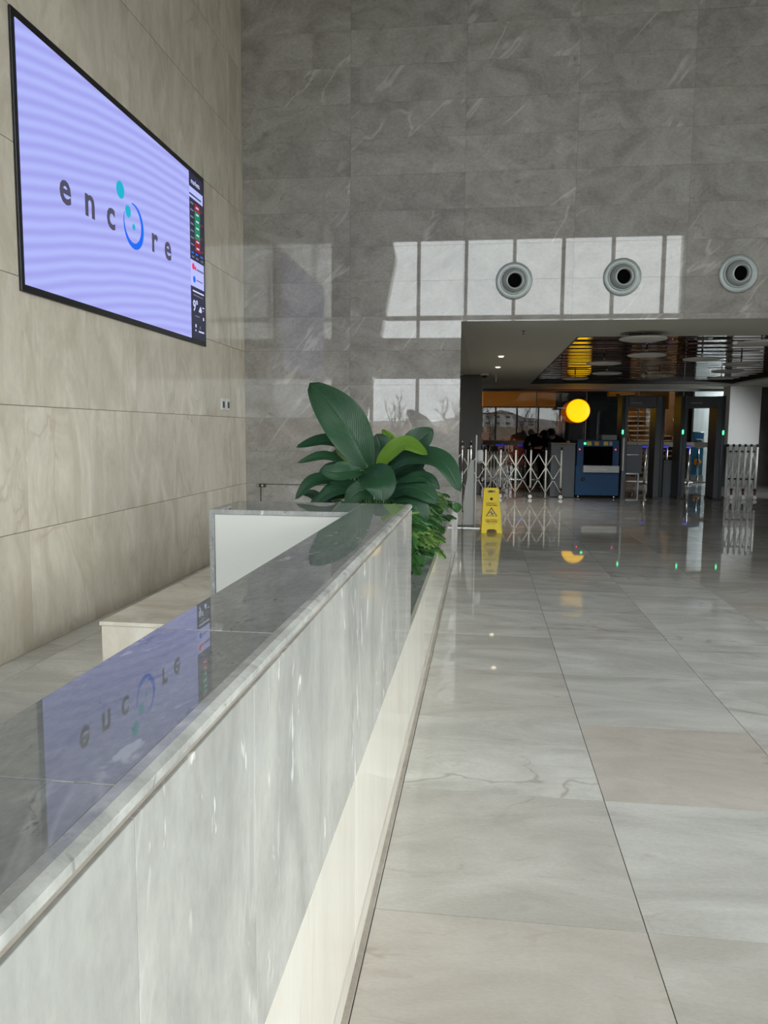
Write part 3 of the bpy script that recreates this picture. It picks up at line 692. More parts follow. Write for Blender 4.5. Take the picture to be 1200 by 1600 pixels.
# ------------------------------------------------------------------ plants
def leafmat(name, c1, c2, vein, rough=.32, freq=26):
    M = bpy.data.materials.new(name); M.use_nodes = True; n = M.node_tree; p = n.nodes['Principled BSDF']; L = n.links
    uv = n.nodes.new('ShaderNodeUVMap'); uv.uv_map = 'UVMap'
    sep = n.nodes.new('ShaderNodeSeparateXYZ'); L.new(uv.outputs[0], sep.inputs[0])
    no = n.nodes.new('ShaderNodeTexNoise'); no.inputs['Scale'].default_value = 6; t = n.nodes.new('ShaderNodeTexCoord'); L.new(t.outputs['Object'], no.inputs[0])
    mx = n.nodes.new('ShaderNodeMix'); mx.data_type = 'RGBA'; mx.inputs[6].default_value = c1; mx.inputs[7].default_value = c2; L.new(no.outputs[0], mx.inputs[0])
    def math_(op, a, b=None):
        x = n.nodes.new('ShaderNodeMath'); x.operation = op
        for i, q_ in enumerate((a, b)):
            if q_ is None: continue
            if isinstance(q_, (int, float)): x.inputs[i].default_value = q_
            else: L.new(q_, x.inputs[i])
        return x.outputs[0]
    ax = math_('ABSOLUTE', sep.outputs[1])
    ph = math_('SUBTRACT', math_('MULTIPLY', sep.outputs[0], float(freq)), math_('MULTIPLY', ax, freq*.40))
    fr_ = math_('FRACT', ph); d = math_('ABSOLUTE', math_('SUBTRACT', fr_, .5))
    line = math_('LESS_THAN', d, .07)
    mid = math_('LESS_THAN', ax, .035)
    fac = math_('MAXIMUM', math_('MULTIPLY', line, .5), math_('MULTIPLY', mid, .6))
    m2 = n.nodes.new('ShaderNodeMix'); m2.data_type = 'RGBA'; L.new(fac, m2.inputs[0]); L.new(mx.outputs[2], m2.inputs[6]); m2.inputs[7].default_value = vein
    L.new(m2.outputs[2], p.inputs['Base Color']); p.inputs['Roughness'].default_value = rough; p.inputs['Specular IOR Level'].default_value = .26
    return M
ML_DARK = leafmat('dark_green_leaf', srgb(6, 26, 12), srgb(12, 40, 20), srgb(48, 84, 58), .3)
ML_BRIGHT = leafmat('bright_green_leaf', srgb(34, 68, 8), srgb(50, 90, 14), srgb(110, 145, 50), .4)
ML_UNDER = leafmat('pale_leaf_underside', srgb(82, 112, 48), srgb(98, 128, 60), srgb(160, 178, 120), .5)
ML_SMALL = leafmat('small_philodendron_leaf', srgb(14, 50, 22), srgb(28, 74, 32), srgb(60, 104, 50), .35, 8)
ML_SMALLB = leafmat('light_philodendron_leaf', srgb(40, 82, 28), srgb(60, 100, 36), srgb(110, 140, 70), .35, 8)
M_STALK = mat('green_stalk', srgb(60, 104, 50), .5)
def crv(P, t):
    """smooth curve through the points P"""
    n_ = len(P)-1; s = min(t*n_, n_-1e-6); i = int(s); f = s-i
    p1, p2 = P[i], P[i+1]; p0 = P[i-1] if i else p1*2-p2; p3 = P[i+2] if i+2 <= n_ else p2*2-p1
    return .5*((2*p1)+(p2-p0)*f+(2*p0-5*p1+4*p2-p3)*f*f+(3*p1-p0-3*p2+p3)*f**3)
def leaf(bm, P, W, Nh, fold=.12, ribs=22, amp=.0044, na=110, nc=14, twist=0, tipf=1.0, curl=0., pk=1.02):
    uvl = bm.loops.layers.uv.verify(); grid = []; P = [V(p) for p in P]; Nh = V(Nh).normalized()
    for i in range(na+1):
        t = i/na; c_ = crv(P, t); T = (crv(P, min(1, t+.01))-crv(P, max(0, t-.01))).normalized()
        S = T.cross(Nh).normalized(); Nn = S.cross(T).normalized()
        if twist:
            q_ = Quaternion(T, twist*t); S = q_@S; Nn = q_@Nn
        w_ = W*.5*(math.sin(math.pi*min(1, (t*.96+.03))**pk)**.66)
        if t > .96: w_ *= max(0.0, (1-t)/.04)**.5
        row = []
        for j in range(nc+1):
            x = -1+2*j/nc; ax = abs(x)
            ph = 2*math.pi*(ribs*t-ax*ribs*.40)
            h = fold*w_*(ax**1.3)*1.6-curl*w_*ax**3+amp*math.sin(ph)*math.sin(math.pi*min(1, ax*1.02))**.5 - .002*(ax < .08)
            wob = .004*math.sin(9*t+3*x)
            row.append((bm.verts.new(c_+S*x*w_*math.cos(fold)+Nn*(h+wob*ax)), t, x))
        grid.append(row)
    for a, b in zip(grid, grid[1:]):
        for j in range(nc):
            f = bm.faces.new((a[j][0], a[j+1][0], b[j+1][0], b[j][0])); f.smooth = True
            for l, (_, t, x) in zip(f.loops, (a[j], a[j+1], b[j+1], b[j])): l[uvl].uv = (t, x)
PY = 5.5
root = at(583, 790, Y=PY); root.z = .5
pt = thing('spathiphyllum_plant', 'large potted peace lily with huge ribbed dark green leaves rising behind the counter corner', 'plant', root)
def PP(u, v, dy=0): return at(u, v, Y=PY+dy)
L_ = [  # points (u, v, depth offset), width m, normal hint, material, fold, twist
 ([(578, 738, 0), (555, 690, -.06), (526, 645, -.08), (484, 598, -.02)], .325, (.25, -1, .35), ML_DARK, .10, 0),
 ([(548, 712, .1), (530, 694, .05), (500, 690, .0), (463, 699, -.1)], .185, (-.1, -.6, 1), ML_DARK, .1, 0),
 ([(545, 735, .0), (525, 718, -.05), (498, 714, -.1), (465, 723, -.15)], .13, (.0, -.6, 1), ML_DARK, .1, 0),
 ([(535, 758, -.1), (515, 750, -.15), (485, 755, -.2), (461, 780, -.22)], .16, (-.2, -.7, 1), ML_DARK, .1, 0),
 ([(568, 735, -.2), (548, 735, -.3), (525, 738, -.35), (500, 733, -.35)], .15, (.1, -1, .6), ML_DARK, .1, 0),
 ([(566, 737, -.15), (582, 742, -.3), (595, 758, -.38), (598, 784, -.40)], .24, (.1, -1, .5), ML_DARK, .12, 0),
 ([(560, 745, .12), (548, 715, .14), (540, 690, .16), (545, 668, .16)], .17, (.2, -1, .0), ML_UNDER, .08, 0),
 ([(582, 740, .1), (590, 712, .12), (594, 695, .12), (588, 678, .12)], .21, (-.1, -1, .2), ML_DARK, .08, 0),
 ([(588, 738, .0), (605, 712, -.05), (635, 694, -.1), (668, 710, -.18)], .14, (.1, -1, .9), ML_BRIGHT, .14, .3),
 ([(615, 730, .1), (640, 700, .1), (660, 684, .1), (676, 670, .1)], .20, (-.5, -1, .1), ML_DARK, .08, 0),
 ([(605, 720, .15), (612, 700, .15), (608, 686, .15), (597, 671, .12)], .10, (.2, -1, .1), ML_BRIGHT, .15, 0),
 ([(600, 735, 0), (640, 716, -.05), (690, 722, -.1), (720, 768, -.12)], .21, (.15, -.8, 1), ML_DARK, .12, 0),
 ([(615, 755, -.05), (640, 748, -.1), (668, 748, -.1), (687, 764, -.1)], .13, (0, -.7, 1), ML_DARK, .1, 0),
 ([(605, 775, -.1), (635, 762, -.15), (662, 768, -.18), (684, 785, -.18)], .20, (0, -.9, 1), ML_DARK, .1, 0),
 ([(612, 788, -.15), (635, 785, -.2), (652, 800, -.22), (655, 830, -.2)], .20, (.2, -1, .8), ML_DARK, .1, 0),
 ([(575, 768, -.15), (550, 762, -.2), (518, 768, -.25), (486, 792, -.25)], .17, (-.1, -.8, 1), ML_DARK, .1, 0),
 ([(548, 775, -.1), (525, 772, -.1), (500, 782, -.1), (478, 800, -.1)], .15, (-.1, -.8, 1), ML_DARK, .1, 0),
 ([(520, 788, 0), (500, 780, 0), (485, 772, 0), (469, 770, 0)], .09, (-.1, -.8, 1), ML_DARK, .1, 0),
 ([(600, 760, .2), (625, 735, .2), (650, 725, .2), (662, 690, .2)], .16, (-.2, -1, .3), ML_DARK, .1, 0),
 ([(590, 775, .0), (612, 765, -.05), (630, 780, -.1), (636, 812, -.1)], .19, (.2, -1, .7), ML_DARK, .1, 0),
 ([(600, 790, .0), (618, 785, .0), (628, 805, .0), (630, 850, .0)], .16, (.3, -1, .5), ML_DARK, .1, 0),
 ([(595, 745, .25), (600, 720, .28), (612, 704, .3), (640, 690, .3)], .17, (.2, -1, .5), ML_DARK, .1, 0),
 ([(560, 740, .2), (552, 722, .22), (532, 712, .22), (512, 716, .2)], .14, (-.2, -1, .6), ML_DARK, .1, 0),
 ([(608, 765, .1), (628, 758, .08), (650, 765, .05), (668, 790, .02)], .19, (.1, -.9, .8), ML_DARK, .1, 0),
 ([(588, 770, -.2), (575, 765, -.28), (555, 772, -.3), (540, 792, -.3)], .16, (-.1, -1, .6), ML_DARK, .1, 0),
 ([(565, 760, .2), (540, 742, .2), (515, 735, .2), (497, 742, .2)], .15, (-.2, -.9, .7), ML_DARK, .1, 0),
 ([(612, 745, .3), (632, 738, .3), (655, 745, .3), (675, 770, .3)], .16, (.2, -.9, .7), ML_DARK, .1, 0),
]
for pts, W, Nh, mt, fo, tw in L_:
    bm = bmesh.new(); P3 = [PP(*p) for p in pts]
    bow = [0, .015, .015, 0]
    leaf(bm, P3, W, Nh, fo, ribs=int(14+W*36), na=int(90+W*260), nc=72 if W > .3 else 48, amp=.0038 if W > .3 else .0028, twist=tw, pk=1.14 if W > .3 else 1.02)
    for v in bm.verts: v.co -= root
    me = bpy.data.meshes.new('leaf'); bm.to_mesh(me); bm.free(); me.materials.append(mt)
    o = bpy.data.objects.new('leaf', me); COL.objects.link(o); o.parent = pt
    b = P3[0]; base = V((root.x+(b.x-root.x)*.25, root.y+(b.y-root.y)*.3, .48)); mid = b*.5+base*.5+V((0, 0, .02))
    MB().tube([base, mid, b, crv(P3, .1)], [.011, .009, .007, .005], 8).build('stalk', M_STALK, pt)
# low philodendrons filling the trough
def lobed(bm, c_, T, Nn, L, rnd):
    uvl = bm.loops.layers.uv.verify(); S = T.cross(Nn).normalized()
    lob = 4; pr = []
    for k in range(2*lob+1):
        t = k/(2*lob); w_ = L*(.42*math.sin(math.pi*(t*.86+.12))+.03); w_ *= 1.0 if k % 2 else .62
        pr.append((t*L+(.10*L if k % 2 else 0), w_))
    pr[-1] = (L*1.12, 0)
    def vt(a, x): return bm.verts.new(c_+T*a+S*x+Nn*(-.35*a*a/L-.25*abs(x)+.02*math.sin(a*60)*L))
    mids = [vt(a*.96, 0) for a, _ in pr]
    for sg in (-1, 1):
        side = [vt(a, sg*w_) for a, w_ in pr[:-1]]+[mids[-1]]
        for k in range(len(pr)-1):
            vs = [mids[k], mids[k+1], side[k+1], side[k]]
            vs = [v for i, v in enumerate(vs) if v not in vs[:i]]
            if len(vs) < 3: continue
            f = bm.faces.new(vs); f.smooth = True
            for l in f.loops: l[uvl].uv = (((l.vert.co-c_).dot(T))/L, ((l.vert.co-c_).dot(S))/(L*.5))
spots = [(-.50, 5.0, 'low lobed-leaf plant at the near end of the planter trough, hard by the counter end'), (-.50, 5.55, 'low lobed-leaf plant under the drooping big leaves, second from the counter end'),
         (-.52, 6.15, 'low lobed-leaf plant halfway along the planter ledge'), (-.5, 6.8, 'low lobed-leaf plant behind the middle of the planter ledge, fourth along'),
         (-.5, 7.5, 'low lobed-leaf plant far along the planter, near the passage jamb'), (-1.0, 5.9, 'low leafy plant at the foot of the big peace lily, left of its stalks')]
for i, (sx, sy, lab) in enumerate(spots):
    rnd = random.Random(100+i)
    t = thing('philodendron_plant', lab, 'plant', (sx, sy, ZL-.04), 'low plants in the planter trough')
    bm = bmesh.new(); bm2 = bmesh.new(); stk = MB()
    for k in range(46):
        a = rnd.uniform(0, 2*math.pi); rr = rnd.uniform(.03, .2); hh = rnd.uniform(.04, .34)*(1.1 if i != 4 else .9)
        c_ = V((sx+math.cos(a)*rr*.75, sy+math.sin(a)*rr*1.6, ZL+hh))
        if c_.x > -.36: c_.x = -.40
        d = V((math.cos(a)*.8+.15, math.sin(a)*.8-.35, rnd.uniform(-.5, .3))).normalized()
        Nn = V((rnd.uniform(-.3, .3), -.35, 1)); Nn = (Nn-d*Nn.dot(d)).normalized()
        lobed(bm2 if rnd.random() < .22 else bm, c_, d, Nn, rnd.uniform(.08, .13), rnd)
        stk.tube([(sx+math.cos(a)*.02, sy+math.sin(a)*.03, ZL-.04), (sx+(c_.x-sx)*.6, sy+(c_.y-sy)*.6, ZL+hh*.7), c_], .003, 4)
    for nm, b_, mt in (('foliage', bm, ML_SMALL), ('young_foliage', bm2, ML_SMALLB)):
        for v in b_.verts: v.co -= t.location
        me = bpy.data.meshes.new(nm); b_.to_mesh(me); b_.free(); me.materials.append(mt)
        o = bpy.data.objects.new(nm, me); COL.objects.link(o); o.parent = t
    stk.build('stems', M_STALK, t, fixn=False)
    if i == 4:
        e = at(714, 785, Y=7.2); bm = bmesh.new(); T = V((0, -.2, -1)).normalized()
        leaf(bm, [e, e+V((0, -.01, -.04)), e+V((0, 0, -.10))], .09, (.2, -1, 0), .1, ribs=6, na=20, nc=8, amp=.0005)
        for v in bm.verts: v.co -= t.location
        me = bpy.data.meshes.new('heart_leaf'); bm.to_mesh(me); bm.free(); me.materials.append(ML_SMALL); o = bpy.data.objects.new('heart_leaf', me); COL.objects.link(o); o.parent = t
        MB().tube([(sx, sy, ZL), (sx+.1, sy-.1, ZL+.2), (e.x-.06, e.y, e.z+.01), e], .004, 6).build('runner', M_STALK, t)

# ------------------------------------------------------------------ sanitiser stand
sx_ = -.10
ss = thing('sanitiser_stand', 'white hand sanitiser stand with tapered side panel just inside the passage by the jamb', 'sanitiser stand', (-.17, 11.45, 0))
MB().box(-.275, .0, 11.35, 11.75, 0, .012, bev=.003).build('base_plate', M_STEEL, ss)
MB().box(-.105, -.085, 11.40, 11.62, .012, 1.385, bev=.003).build('post_panel', M_WHITE, ss)
yy = 11.5
MB().prism([at(724, 820, Y=yy), at(742, 820, Y=yy), at(741, 719, Y=yy), at(735, 719, Y=yy), at(726, 768, Y=yy)], (0, .05, 0)).build('side_panel', M_WHITE, ss)
MB().box(-.085, .012, 11.40, 11.52, .985, 1.165, bev=.03).build('dispenser', M_WHITE, ss)
MB().box(-.08, .005, 11.395, 11.41, .97, 1.0, bev=.005).build('drip_lip', M_ROPE, ss)
# barrier post by the jamb
ps = thing('stanchion_post', 'slim black post with chrome ball top behind the sanitiser stand', 'post', (at(736, 697, Y=13.6).x, 13.6, 0))
q = at(736, 697, Y=13.6)
MB().cyl((q.x, 13.6, 0), (q.x, 13.6, q.z-.03), .022, seg=12).build('post', M_STEEL, ps)
MB().cyl((q.x, 13.6, q.z+.01), (q.x, 13.6, q.z+.09), .024, seg=12).build('cap', M_BLACK, ps)
MB().sphere((q.x, 13.59, q.z-.01), .03).build('ball', M_CHROME, ps)
MB().cyl((q.x, 13.6, 0), (q.x, 13.6, .015), .06, seg=24).build('base', M_STEEL, ps)

# ------------------------------------------------------------------ wet floor sign
sg = thing('wet_floor_sign', 'yellow folding wet floor caution sign standing on the marble floor', 'wet floor sign', (.145, 11.05, 0))
xb0, xb1, xt0, xt1, yt, zt_ = .004, .300, .030, .240, 11.05, .632
def onf(u, w_, d=0):  # u -1..1 across, w_ 0..1 up the front panel
    y = 10.86+(yt-10.86)*w_-d; xc0 = xb0+(xt0-xb0)*w_; xc1 = xb1+(xt1-xb1)*w_
    return V((xc0+(xc1-xc0)*(u+1)/2, y, zt_*w_))
def onfb(u, w_, d=0):
    p = onf(u, w_, 0); return V((p.x-.02*(1-w_), 2*yt-p.y+d+.05*(1-w_)+.012, p.z))
for fn, nm, oy in ((onf, 'front_panel', .012), (onfb, 'rear_panel', .012)):
    out = [(-1, 0), (-.5, 0), (-.45, .06), (-.3, .085), (.3, .085), (.45, .06), (.5, 0), (1, 0), (1, .97), (.9, 1), (-.9, 1), (-1, .97)]
    mb = MB()
    # panel with a hand hole near the top
    hole = [(-.52, .90), (.52, .90), (.52, .955), (-.52, .955)]
    a = [fn(u, w_) for u, w_ in out[:8]]
    mb.prism([fn(-1, 0), fn(-.5, 0), fn(-.45, .06), fn(-.3, .085), fn(.3, .085), fn(.45, .06), fn(.5, 0), fn(1, 0), fn(1, .895), fn(-1, .895)], (0, oy, 0))
    mb.prism([fn(-1, .895), fn(-.5, .895), fn(-.5, .945), fn(-1, .945)], (0, oy, 0)).prism([fn(.5, .895), fn(1, .895), fn(1, .945), fn(.5, .945)], (0, oy, 0))
    mb.prism([fn(-1, .945), fn(1, .945), fn(1, .975), fn(.88, 1), fn(-.88, 1), fn(-1, .975)], (0, oy, 0))
    for sd in (-1, 1):   # moulded side lips
        mb.prism([fn(sd, 0), fn(sd*.93, 0), fn(sd*.93, .97), fn(sd, .97)], (0, -.008 if fn is onf else .02, 0))
    mb.build(nm, M_YEL, sg)
MB().box(.03, .24, yt-.01, yt+.045, zt_-.03, zt_-.012).build('hinge', M_YEL, sg)
fu = (onf(1, .5)-onf(-1, .5)).normalized(); fw = (onf(0, .6)-onf(0, .4)).normalized()
text('DİKKAT !', .036, M_INKRED, 'print_text', sg, onf(0, .655, .002), fu, fw, .0004, bold=.0004)
text('KAYGAN ZEMİN', .021, M_INKBLK, 'print_text', sg, onf(0, .612, .002), fu, fw, .0004, bold=.0008)
text('CAUTION !', .036, M_INKRED, 'print_text', sg, onf(0, .285, .002), fu, fw, .0004, bold=.0004)
text('WET FLOOR', .028, M_INKBLK, 'print_text', sg, onf(0, .245, .002), fu, fw, .0004, bold=.0008)
MB().box(onf(-.4, .2).x, onf(.4, .2).x, onf(0, .2).y-.003, onf(0, .2).y-.001, onf(0, .2).z-.003, onf(0, .2).z+.002).build('small_print', M_LABELY, sg)
# crest
MB().lathe([(.002, 0), (.022, 0), (.022, .001), (.002, .001)], onf(0, .755, .002), (0, -1, .3), 5).build('crest', M_INKBLK, sg)
tri = lambda s, d: [onf(-s, .37+.02*(1-s/.62)*2, d), onf(s, .37+.02*(1-s/.62)*2, d), onf(0, .37+.20*s/.62+.005, d)]
MB().prism(tri(.62, .0005), (0, -.001, 0)).build('triangle_border', M_INKRED, sg)
MB().prism(tri(.50, .0018), (0, -.0006, 0)).build('triangle_field', M_INKPALE, sg)
fig = MB()
def st_(a, b, r=.0035): fig.tube([onf(*a, .0035), onf(*b, .0035)], r, 6)
st_((-.05, .455), (.15, .425), .006); st_((-.05, .455), (-.28, .44)); st_((.15, .425), (-.02, .41)); st_((.15, .425), (.30, .455)); st_((-.2, .40), (.25, .395), .003); st_((.02, .445), (-.12, .48))
fig.sphere(onf(.05, .485, .0035), .008, (1, .3, 1), 10)
fig.build('slipping_figure', M_INKBLK, sg)

# ------------------------------------------------------------------ expanding barriers
def barrier(name_label, x0, y, step, n_, zt, group, first_short=0, lean=0., rotz=0, posts=True, pr=.019, back=False):
    t = thing('expanding_barrier', name_label, 'barrier', (x0, y, 0), group)
    Mr = lambda x, yy, z: V((x0+x*math.cos(rotz)-yy*math.sin(rotz), y+x*math.sin(rotz)+yy*math.cos(rotz), z))
    hz = [zt*.873, zt*.623, zt*.373, zt*.118]
    for k in range(n_):
        x = step*k; short = (k+first_short) % 2 == 0
        if posts:
            pm = MB(); a = Mr(x, 0, .24 if short else .02); b = Mr(x+lean, 0, zt-.05)
            pm.cyl(a, b, pr, seg=10).build('post', M_ALU, t)
            MB().cyl(Mr(x+lean, 0, zt-.05), Mr(x+lean, 0, zt+.01), .024, seg=10).build('cap', M_BLACK, t)
            if short:
                br_ = MB().cyl(Mr(x, 0, .1), Mr(x, 0, .24), .022, seg=10).build('caster_bracket', M_BROWNBR, t)
                MB().cyl(Mr(x, -.035, .045), Mr(x, -.005, .045), .04, seg=16).cyl(Mr(x, .005, .045), Mr(x, .035, .045), .04, seg=16).build('caster', M_ALU, br_)
                MB().sphere(Mr(x, 0, .21), .03, seg=10).build('collar', M_BLACK, br_)
    bars = []
    for k in range(-3, n_):
        for sg_ in (1, -1):
            # a bar crosses 1.5 cells while dropping three levels
            pts = [(k+.5, hz[0]), (k+1, hz[1]), (k+1.5, hz[2]), (k+2, hz[3])]
            if sg_ < 0: pts = [(2*(k+.5)-u_, z_) for u_, z_ in pts]
            pts = [(u_, z_) for u_, z_ in pts if -.001 <= u_ <= n_-1+.001]
            if len(pts) < 2: continue
            key = (pts[0], pts[-1])
            if key in bars: continue
            bars.append(key)
            off = (.045+.012*sg_) if back else -.028*sg_
            MB().tube([Mr(pts[0][0]*step, off, pts[0][1]), Mr(pts[-1][0]*step, off, pts[-1][1])], .0105, 6).build('lattice_bar', M_ALU, t)
    rv = MB()
    for k in range(n_-1):
        for hh in (hz[0], hz[2]):
            c_ = Mr((k+.5)*step, 0, hh); rv.cyl(c_+V((0, -.045, 0)), c_+V((0, .045, 0)), .02, seg=8)
    rv.build('rivets', M_BLACK, t)
    return t
xA = at(758.8, 730, Y=16.7).x; xB = at(877, 730, Y=16.7).x
step = (xB-xA)/5
barrier('white expanding lattice barrier pulled open left of the blue scanner', xA-step, 16.7, step, 7, 1.10, 'expanding barriers', first_short=0, lean=.0)
xC = at(1135, 740, Y=17.5).x
barrier('white expanding lattice barrier folded up in front of the white column', xC, 17.5, (at(1181, 740, Y=17.5).x-xC)/5, 6, 1.20, 'expanding barriers', first_short=1, lean=.0, pr=.027, back=True)
xD = at(762, 740, Y=18.2).x
barrier('white barrier folded tight, standing behind the left half of the open barrier', xD, 18.2, .075, 7, 1.02, 'expanding barriers', first_short=0, rotz=.25, lean=0)

# ------------------------------------------------------------------ baggage scanner and cabinets
def bxp(u0, v0, u1, v1, Y):  # box face extents from two picture corners lying in plane Y
    a, b = at(u0, v0, Y=Y), at(u1, v1, Y=Y); return min(a.x, b.x), max(a.x, b.x), min(a.z, b.z), max(a.z, b.z)
YF = 17.0
xs = thing('baggage_scanner', 'blue baggage x-ray scanner with a dark tunnel mouth and grey conveyor lip', 'baggage scanner', (2.5, 17.5, 0))
sx0, sx1 = 2.02, 2.94
ox0, ox1, oz0, oz1 = bxp(911, 728, 958, 698, YF)
body = MB()
body.box(sx0, sx1, YF, YF+1.5, .07, oz0, bev=.006).box(sx0+.02, ox0, YF, YF+1.5, oz0, oz1).box(ox1, sx1-.02, YF, YF+1.5, oz0, oz1).box(sx0+.02, sx1-.02, YF, YF+1.5, oz1, 1.265, bev=.006)
body.build('housing', M_BLUE, xs)
MB().box(ox0, ox1, YF+1.3, YF+1.32, oz0, oz1).build('tunnel_back', M_MATTEBLACK, xs)
for k in range(12):
    x = ox0+(ox1-ox0)*k/12
    MB().box(x+.003, x+(ox1-ox0)/12-.003, YF+.06+.01*(k % 2), YF+.064+.01*(k % 2), oz0+.01, oz1).build('curtain_strip', M_MATTEBLACK, xs)
a = bxp(911, 738, 967.5, 728, YF-.2)
MB().box(a[0], a[1], YF-.22, YF-.001, a[2], a[3], bev=.004).build('conveyor_lip', mat('grey_lip_metal', srgb(150, 152, 152), .4, .2), xs)
MB().box(a[0]+.2, a[0]+.5, YF-.224, YF-.2205, a[2]+.05, a[2]+.075).build('nameplate', mat('pale_nameplate', srgb(186, 188, 188), .5), xs)
q = at(910.5, 749, Y=YF)
MB().lathe([(.01, 0), (.045, 0), (.045, .02), (.028, .02), (.028, .012), (.01, .012)], (q.x, YF-.001, q.z), (0, -1, 0), 24).build('lock_ring', M_BLACK, xs)
for (u, v, mt, nm) in ((914, 693, M_LGREEN, 'green_lamp'), (905.8, 702, M_LRED, 'red_lamp'), (961.8, 702.5, M_LRED, 'red_lamp')):
    q = at(u, v, Y=YF)
    MB().cyl((q.x, YF-.02, q.z), (q.x, YF, q.z), .024 if 'green' in nm else .014, seg=16).build(nm, mt, xs)
for (u0, u1, mt) in ((917, 924.5, M_LABELY), (929, 936, mat('amber_label', srgb(190, 140, 50), .5)), (943, 950.5, M_LABELY), (952, 957, M_ROPE)):
    a = bxp(u0, 696, u1, 690, YF)
    MB().box(a[0], a[1], YF-.003, YF-.0005, a[2], a[3]).build('warning_label', mt, xs)
for x in (sx0+.08, sx1-.08):
    for y in (YF+.1, YF+1.4): MB().cyl((x, y, 0), (x, y, .07), .025, seg=12).build('foot', M_CHROME, xs)
# grey cabinet left of the scanner
cb = thing('grey_cabinet', 'slate grey metal operator cabinet between the open barrier and the blue scanner', 'cabinet', (1.7, 17.3, 0))
a0, a1 = at(860, 740, Y=17.15).x, at(898, 740, Y=17.15).x
MB().box(a0, a1, 17.15, 18.0, .01, 1.17, bev=.006).build('body', M_GREYCAB, cb)
MB().box(a0-.01, a1+.01, 17.13, 18.02, 1.172, 1.20, bev=.004).build('top', mat('beige_edge', srgb(120, 112, 96), .5), cb)
tr = MB(); a = bxp(939, 690, 963, 681, 17.6)
tr.box(a[0], a[1], 17.5, 17.9, 1.267, a[3]+.02, bev=.01)
o = tag(tr.build('document_tray', mat('pale_grey_tray', srgb(150, 148, 142), .5)), 'pale grey tray on top of the blue scanner', 'tray')
lc = thing('low_cabinet', 'low slate grey control cabinet between the two metal detectors', 'cabinet', (4.1, 17.4, 0))
MB().box(at(1036, 740, Y=17.85).x, at(1061, 740, Y=17.85).x, 17.85, 18.3, .0, .83, bev=.006).build('body', M_GREYCAB, lc)
MB().box(at(1037, 740, Y=17.85).x, at(1060, 740, Y=17.85).x, 17.843, 17.8485, .04, .79).build('door', M_GREYCAB, lc)
# dark second scanner behind the left detector
q0, q1 = at(974, 720, Y=21).x, at(1003, 720, Y=21).x
ds = thing('conveyor_cabinet', 'dark conveyor cabinet behind the left metal detector', 'cabinet', ((q0+q1)/2, 21, 0))
MB().box(q0, q1, 21, 21.8, .35, 1.1, bev=.01).build('body', mat('dark_blue_grey_panel', srgb(38, 44, 50), .5), ds)
MB().box(q0, q1-.1, 20.96, 21.0, .84, .86).build('upper_line', M_STEEL, ds)
MB().box(q0, q1-.1, 20.9, 21.2, .33, .37).box(q0+.02, q0+.06, 21, 21.1, 0, .35).box(q1-.1, q1-.06, 21, 21.1, 0, .35).build('stand', M_STEEL, ds)

# ------------------------------------------------------------------ walk-through metal detectors
def detector(u0, u1, u2, u3, lab, Y=17.15, leds=()):
    xa, xb_, xc, xd = [at(u, 700, Y=Y).x for u in (u0, u1, u2, u3)]
    t = thing('metal_detector', lab, 'metal detector', ((xa+xd)/2, Y, 0), 'walk-through metal detectors')
    zt = 2.23
    for (x0, x1, sgn) in ((xa, xb_, 1), (xc, xd, -1)):
        # flared panel, rounded outer nose
        edge = x0 if sgn > 0 else x1
        inner = x1 if sgn > 0 else x0
        pn = MB().box(min(edge, inner), max(edge, inner), Y+.02, Y+.62, 0, zt, bev=.012).build('side_panel', M_DKGREY, t)
        MB().cyl((edge+sgn*.035, Y+.02, .0), (edge+sgn*.035, Y+.02, zt), .035, seg=16).build('nose_tube', M_GREYCAB, pn)
        MB().box(min(edge, inner)-.01, max(edge, inner)+.01, Y-.02, Y+.64, 0, .05, bev=.005).build('foot', M_BLACK, pn)
    hd = MB().box(xb_+.0, xc-.0, Y+.02, Y+.5, 1.98, zt-.01, bev=.008).build('header', M_DKGREY, t)
    MB().box(xb_+.05, xb_+.28, Y+.014, Y+.0195, 2.07, 2.09).build('display_strip', M_ROPE, hd)
    for u, v in leds:
        q_ = at(u, v, Y=Y-.02)
        MB().box(q_.x-.016, q_.x+.016, Y-.03, Y-.014, q_.z-.045, q_.z+.045, bev=.004).build('status_light', M_LGREEN, t)
    return t
detector(970, 980, 1023, 1037, 'grey walk-through metal detector frame right of the blue scanner', leds=((973, 675),))
detector(1062, 1073, 1118, 1131, 'grey walk-through metal detector frame left of the folded barrier', leds=((1067, 675), (1130, 676)))
# plain grey panel between scanner and first detector
pnl = thing('divider_panel', 'slim white edged screen panel on the left side of the first detector', 'panel', (at(975, 700, Y=16.9).x, 16.9, 0))
q = at(974.5, 700, Y=16.9)
MB().box(q.x-.012, q.x+.012, 16.9, 17.1, .62, 1.32).build('white_edge', M_WHITE, pnl)
MB().box(q.x-.02, q.x+.02, 16.93, 17.1, .0, .62).build('post', M_GREYCAB, pnl)

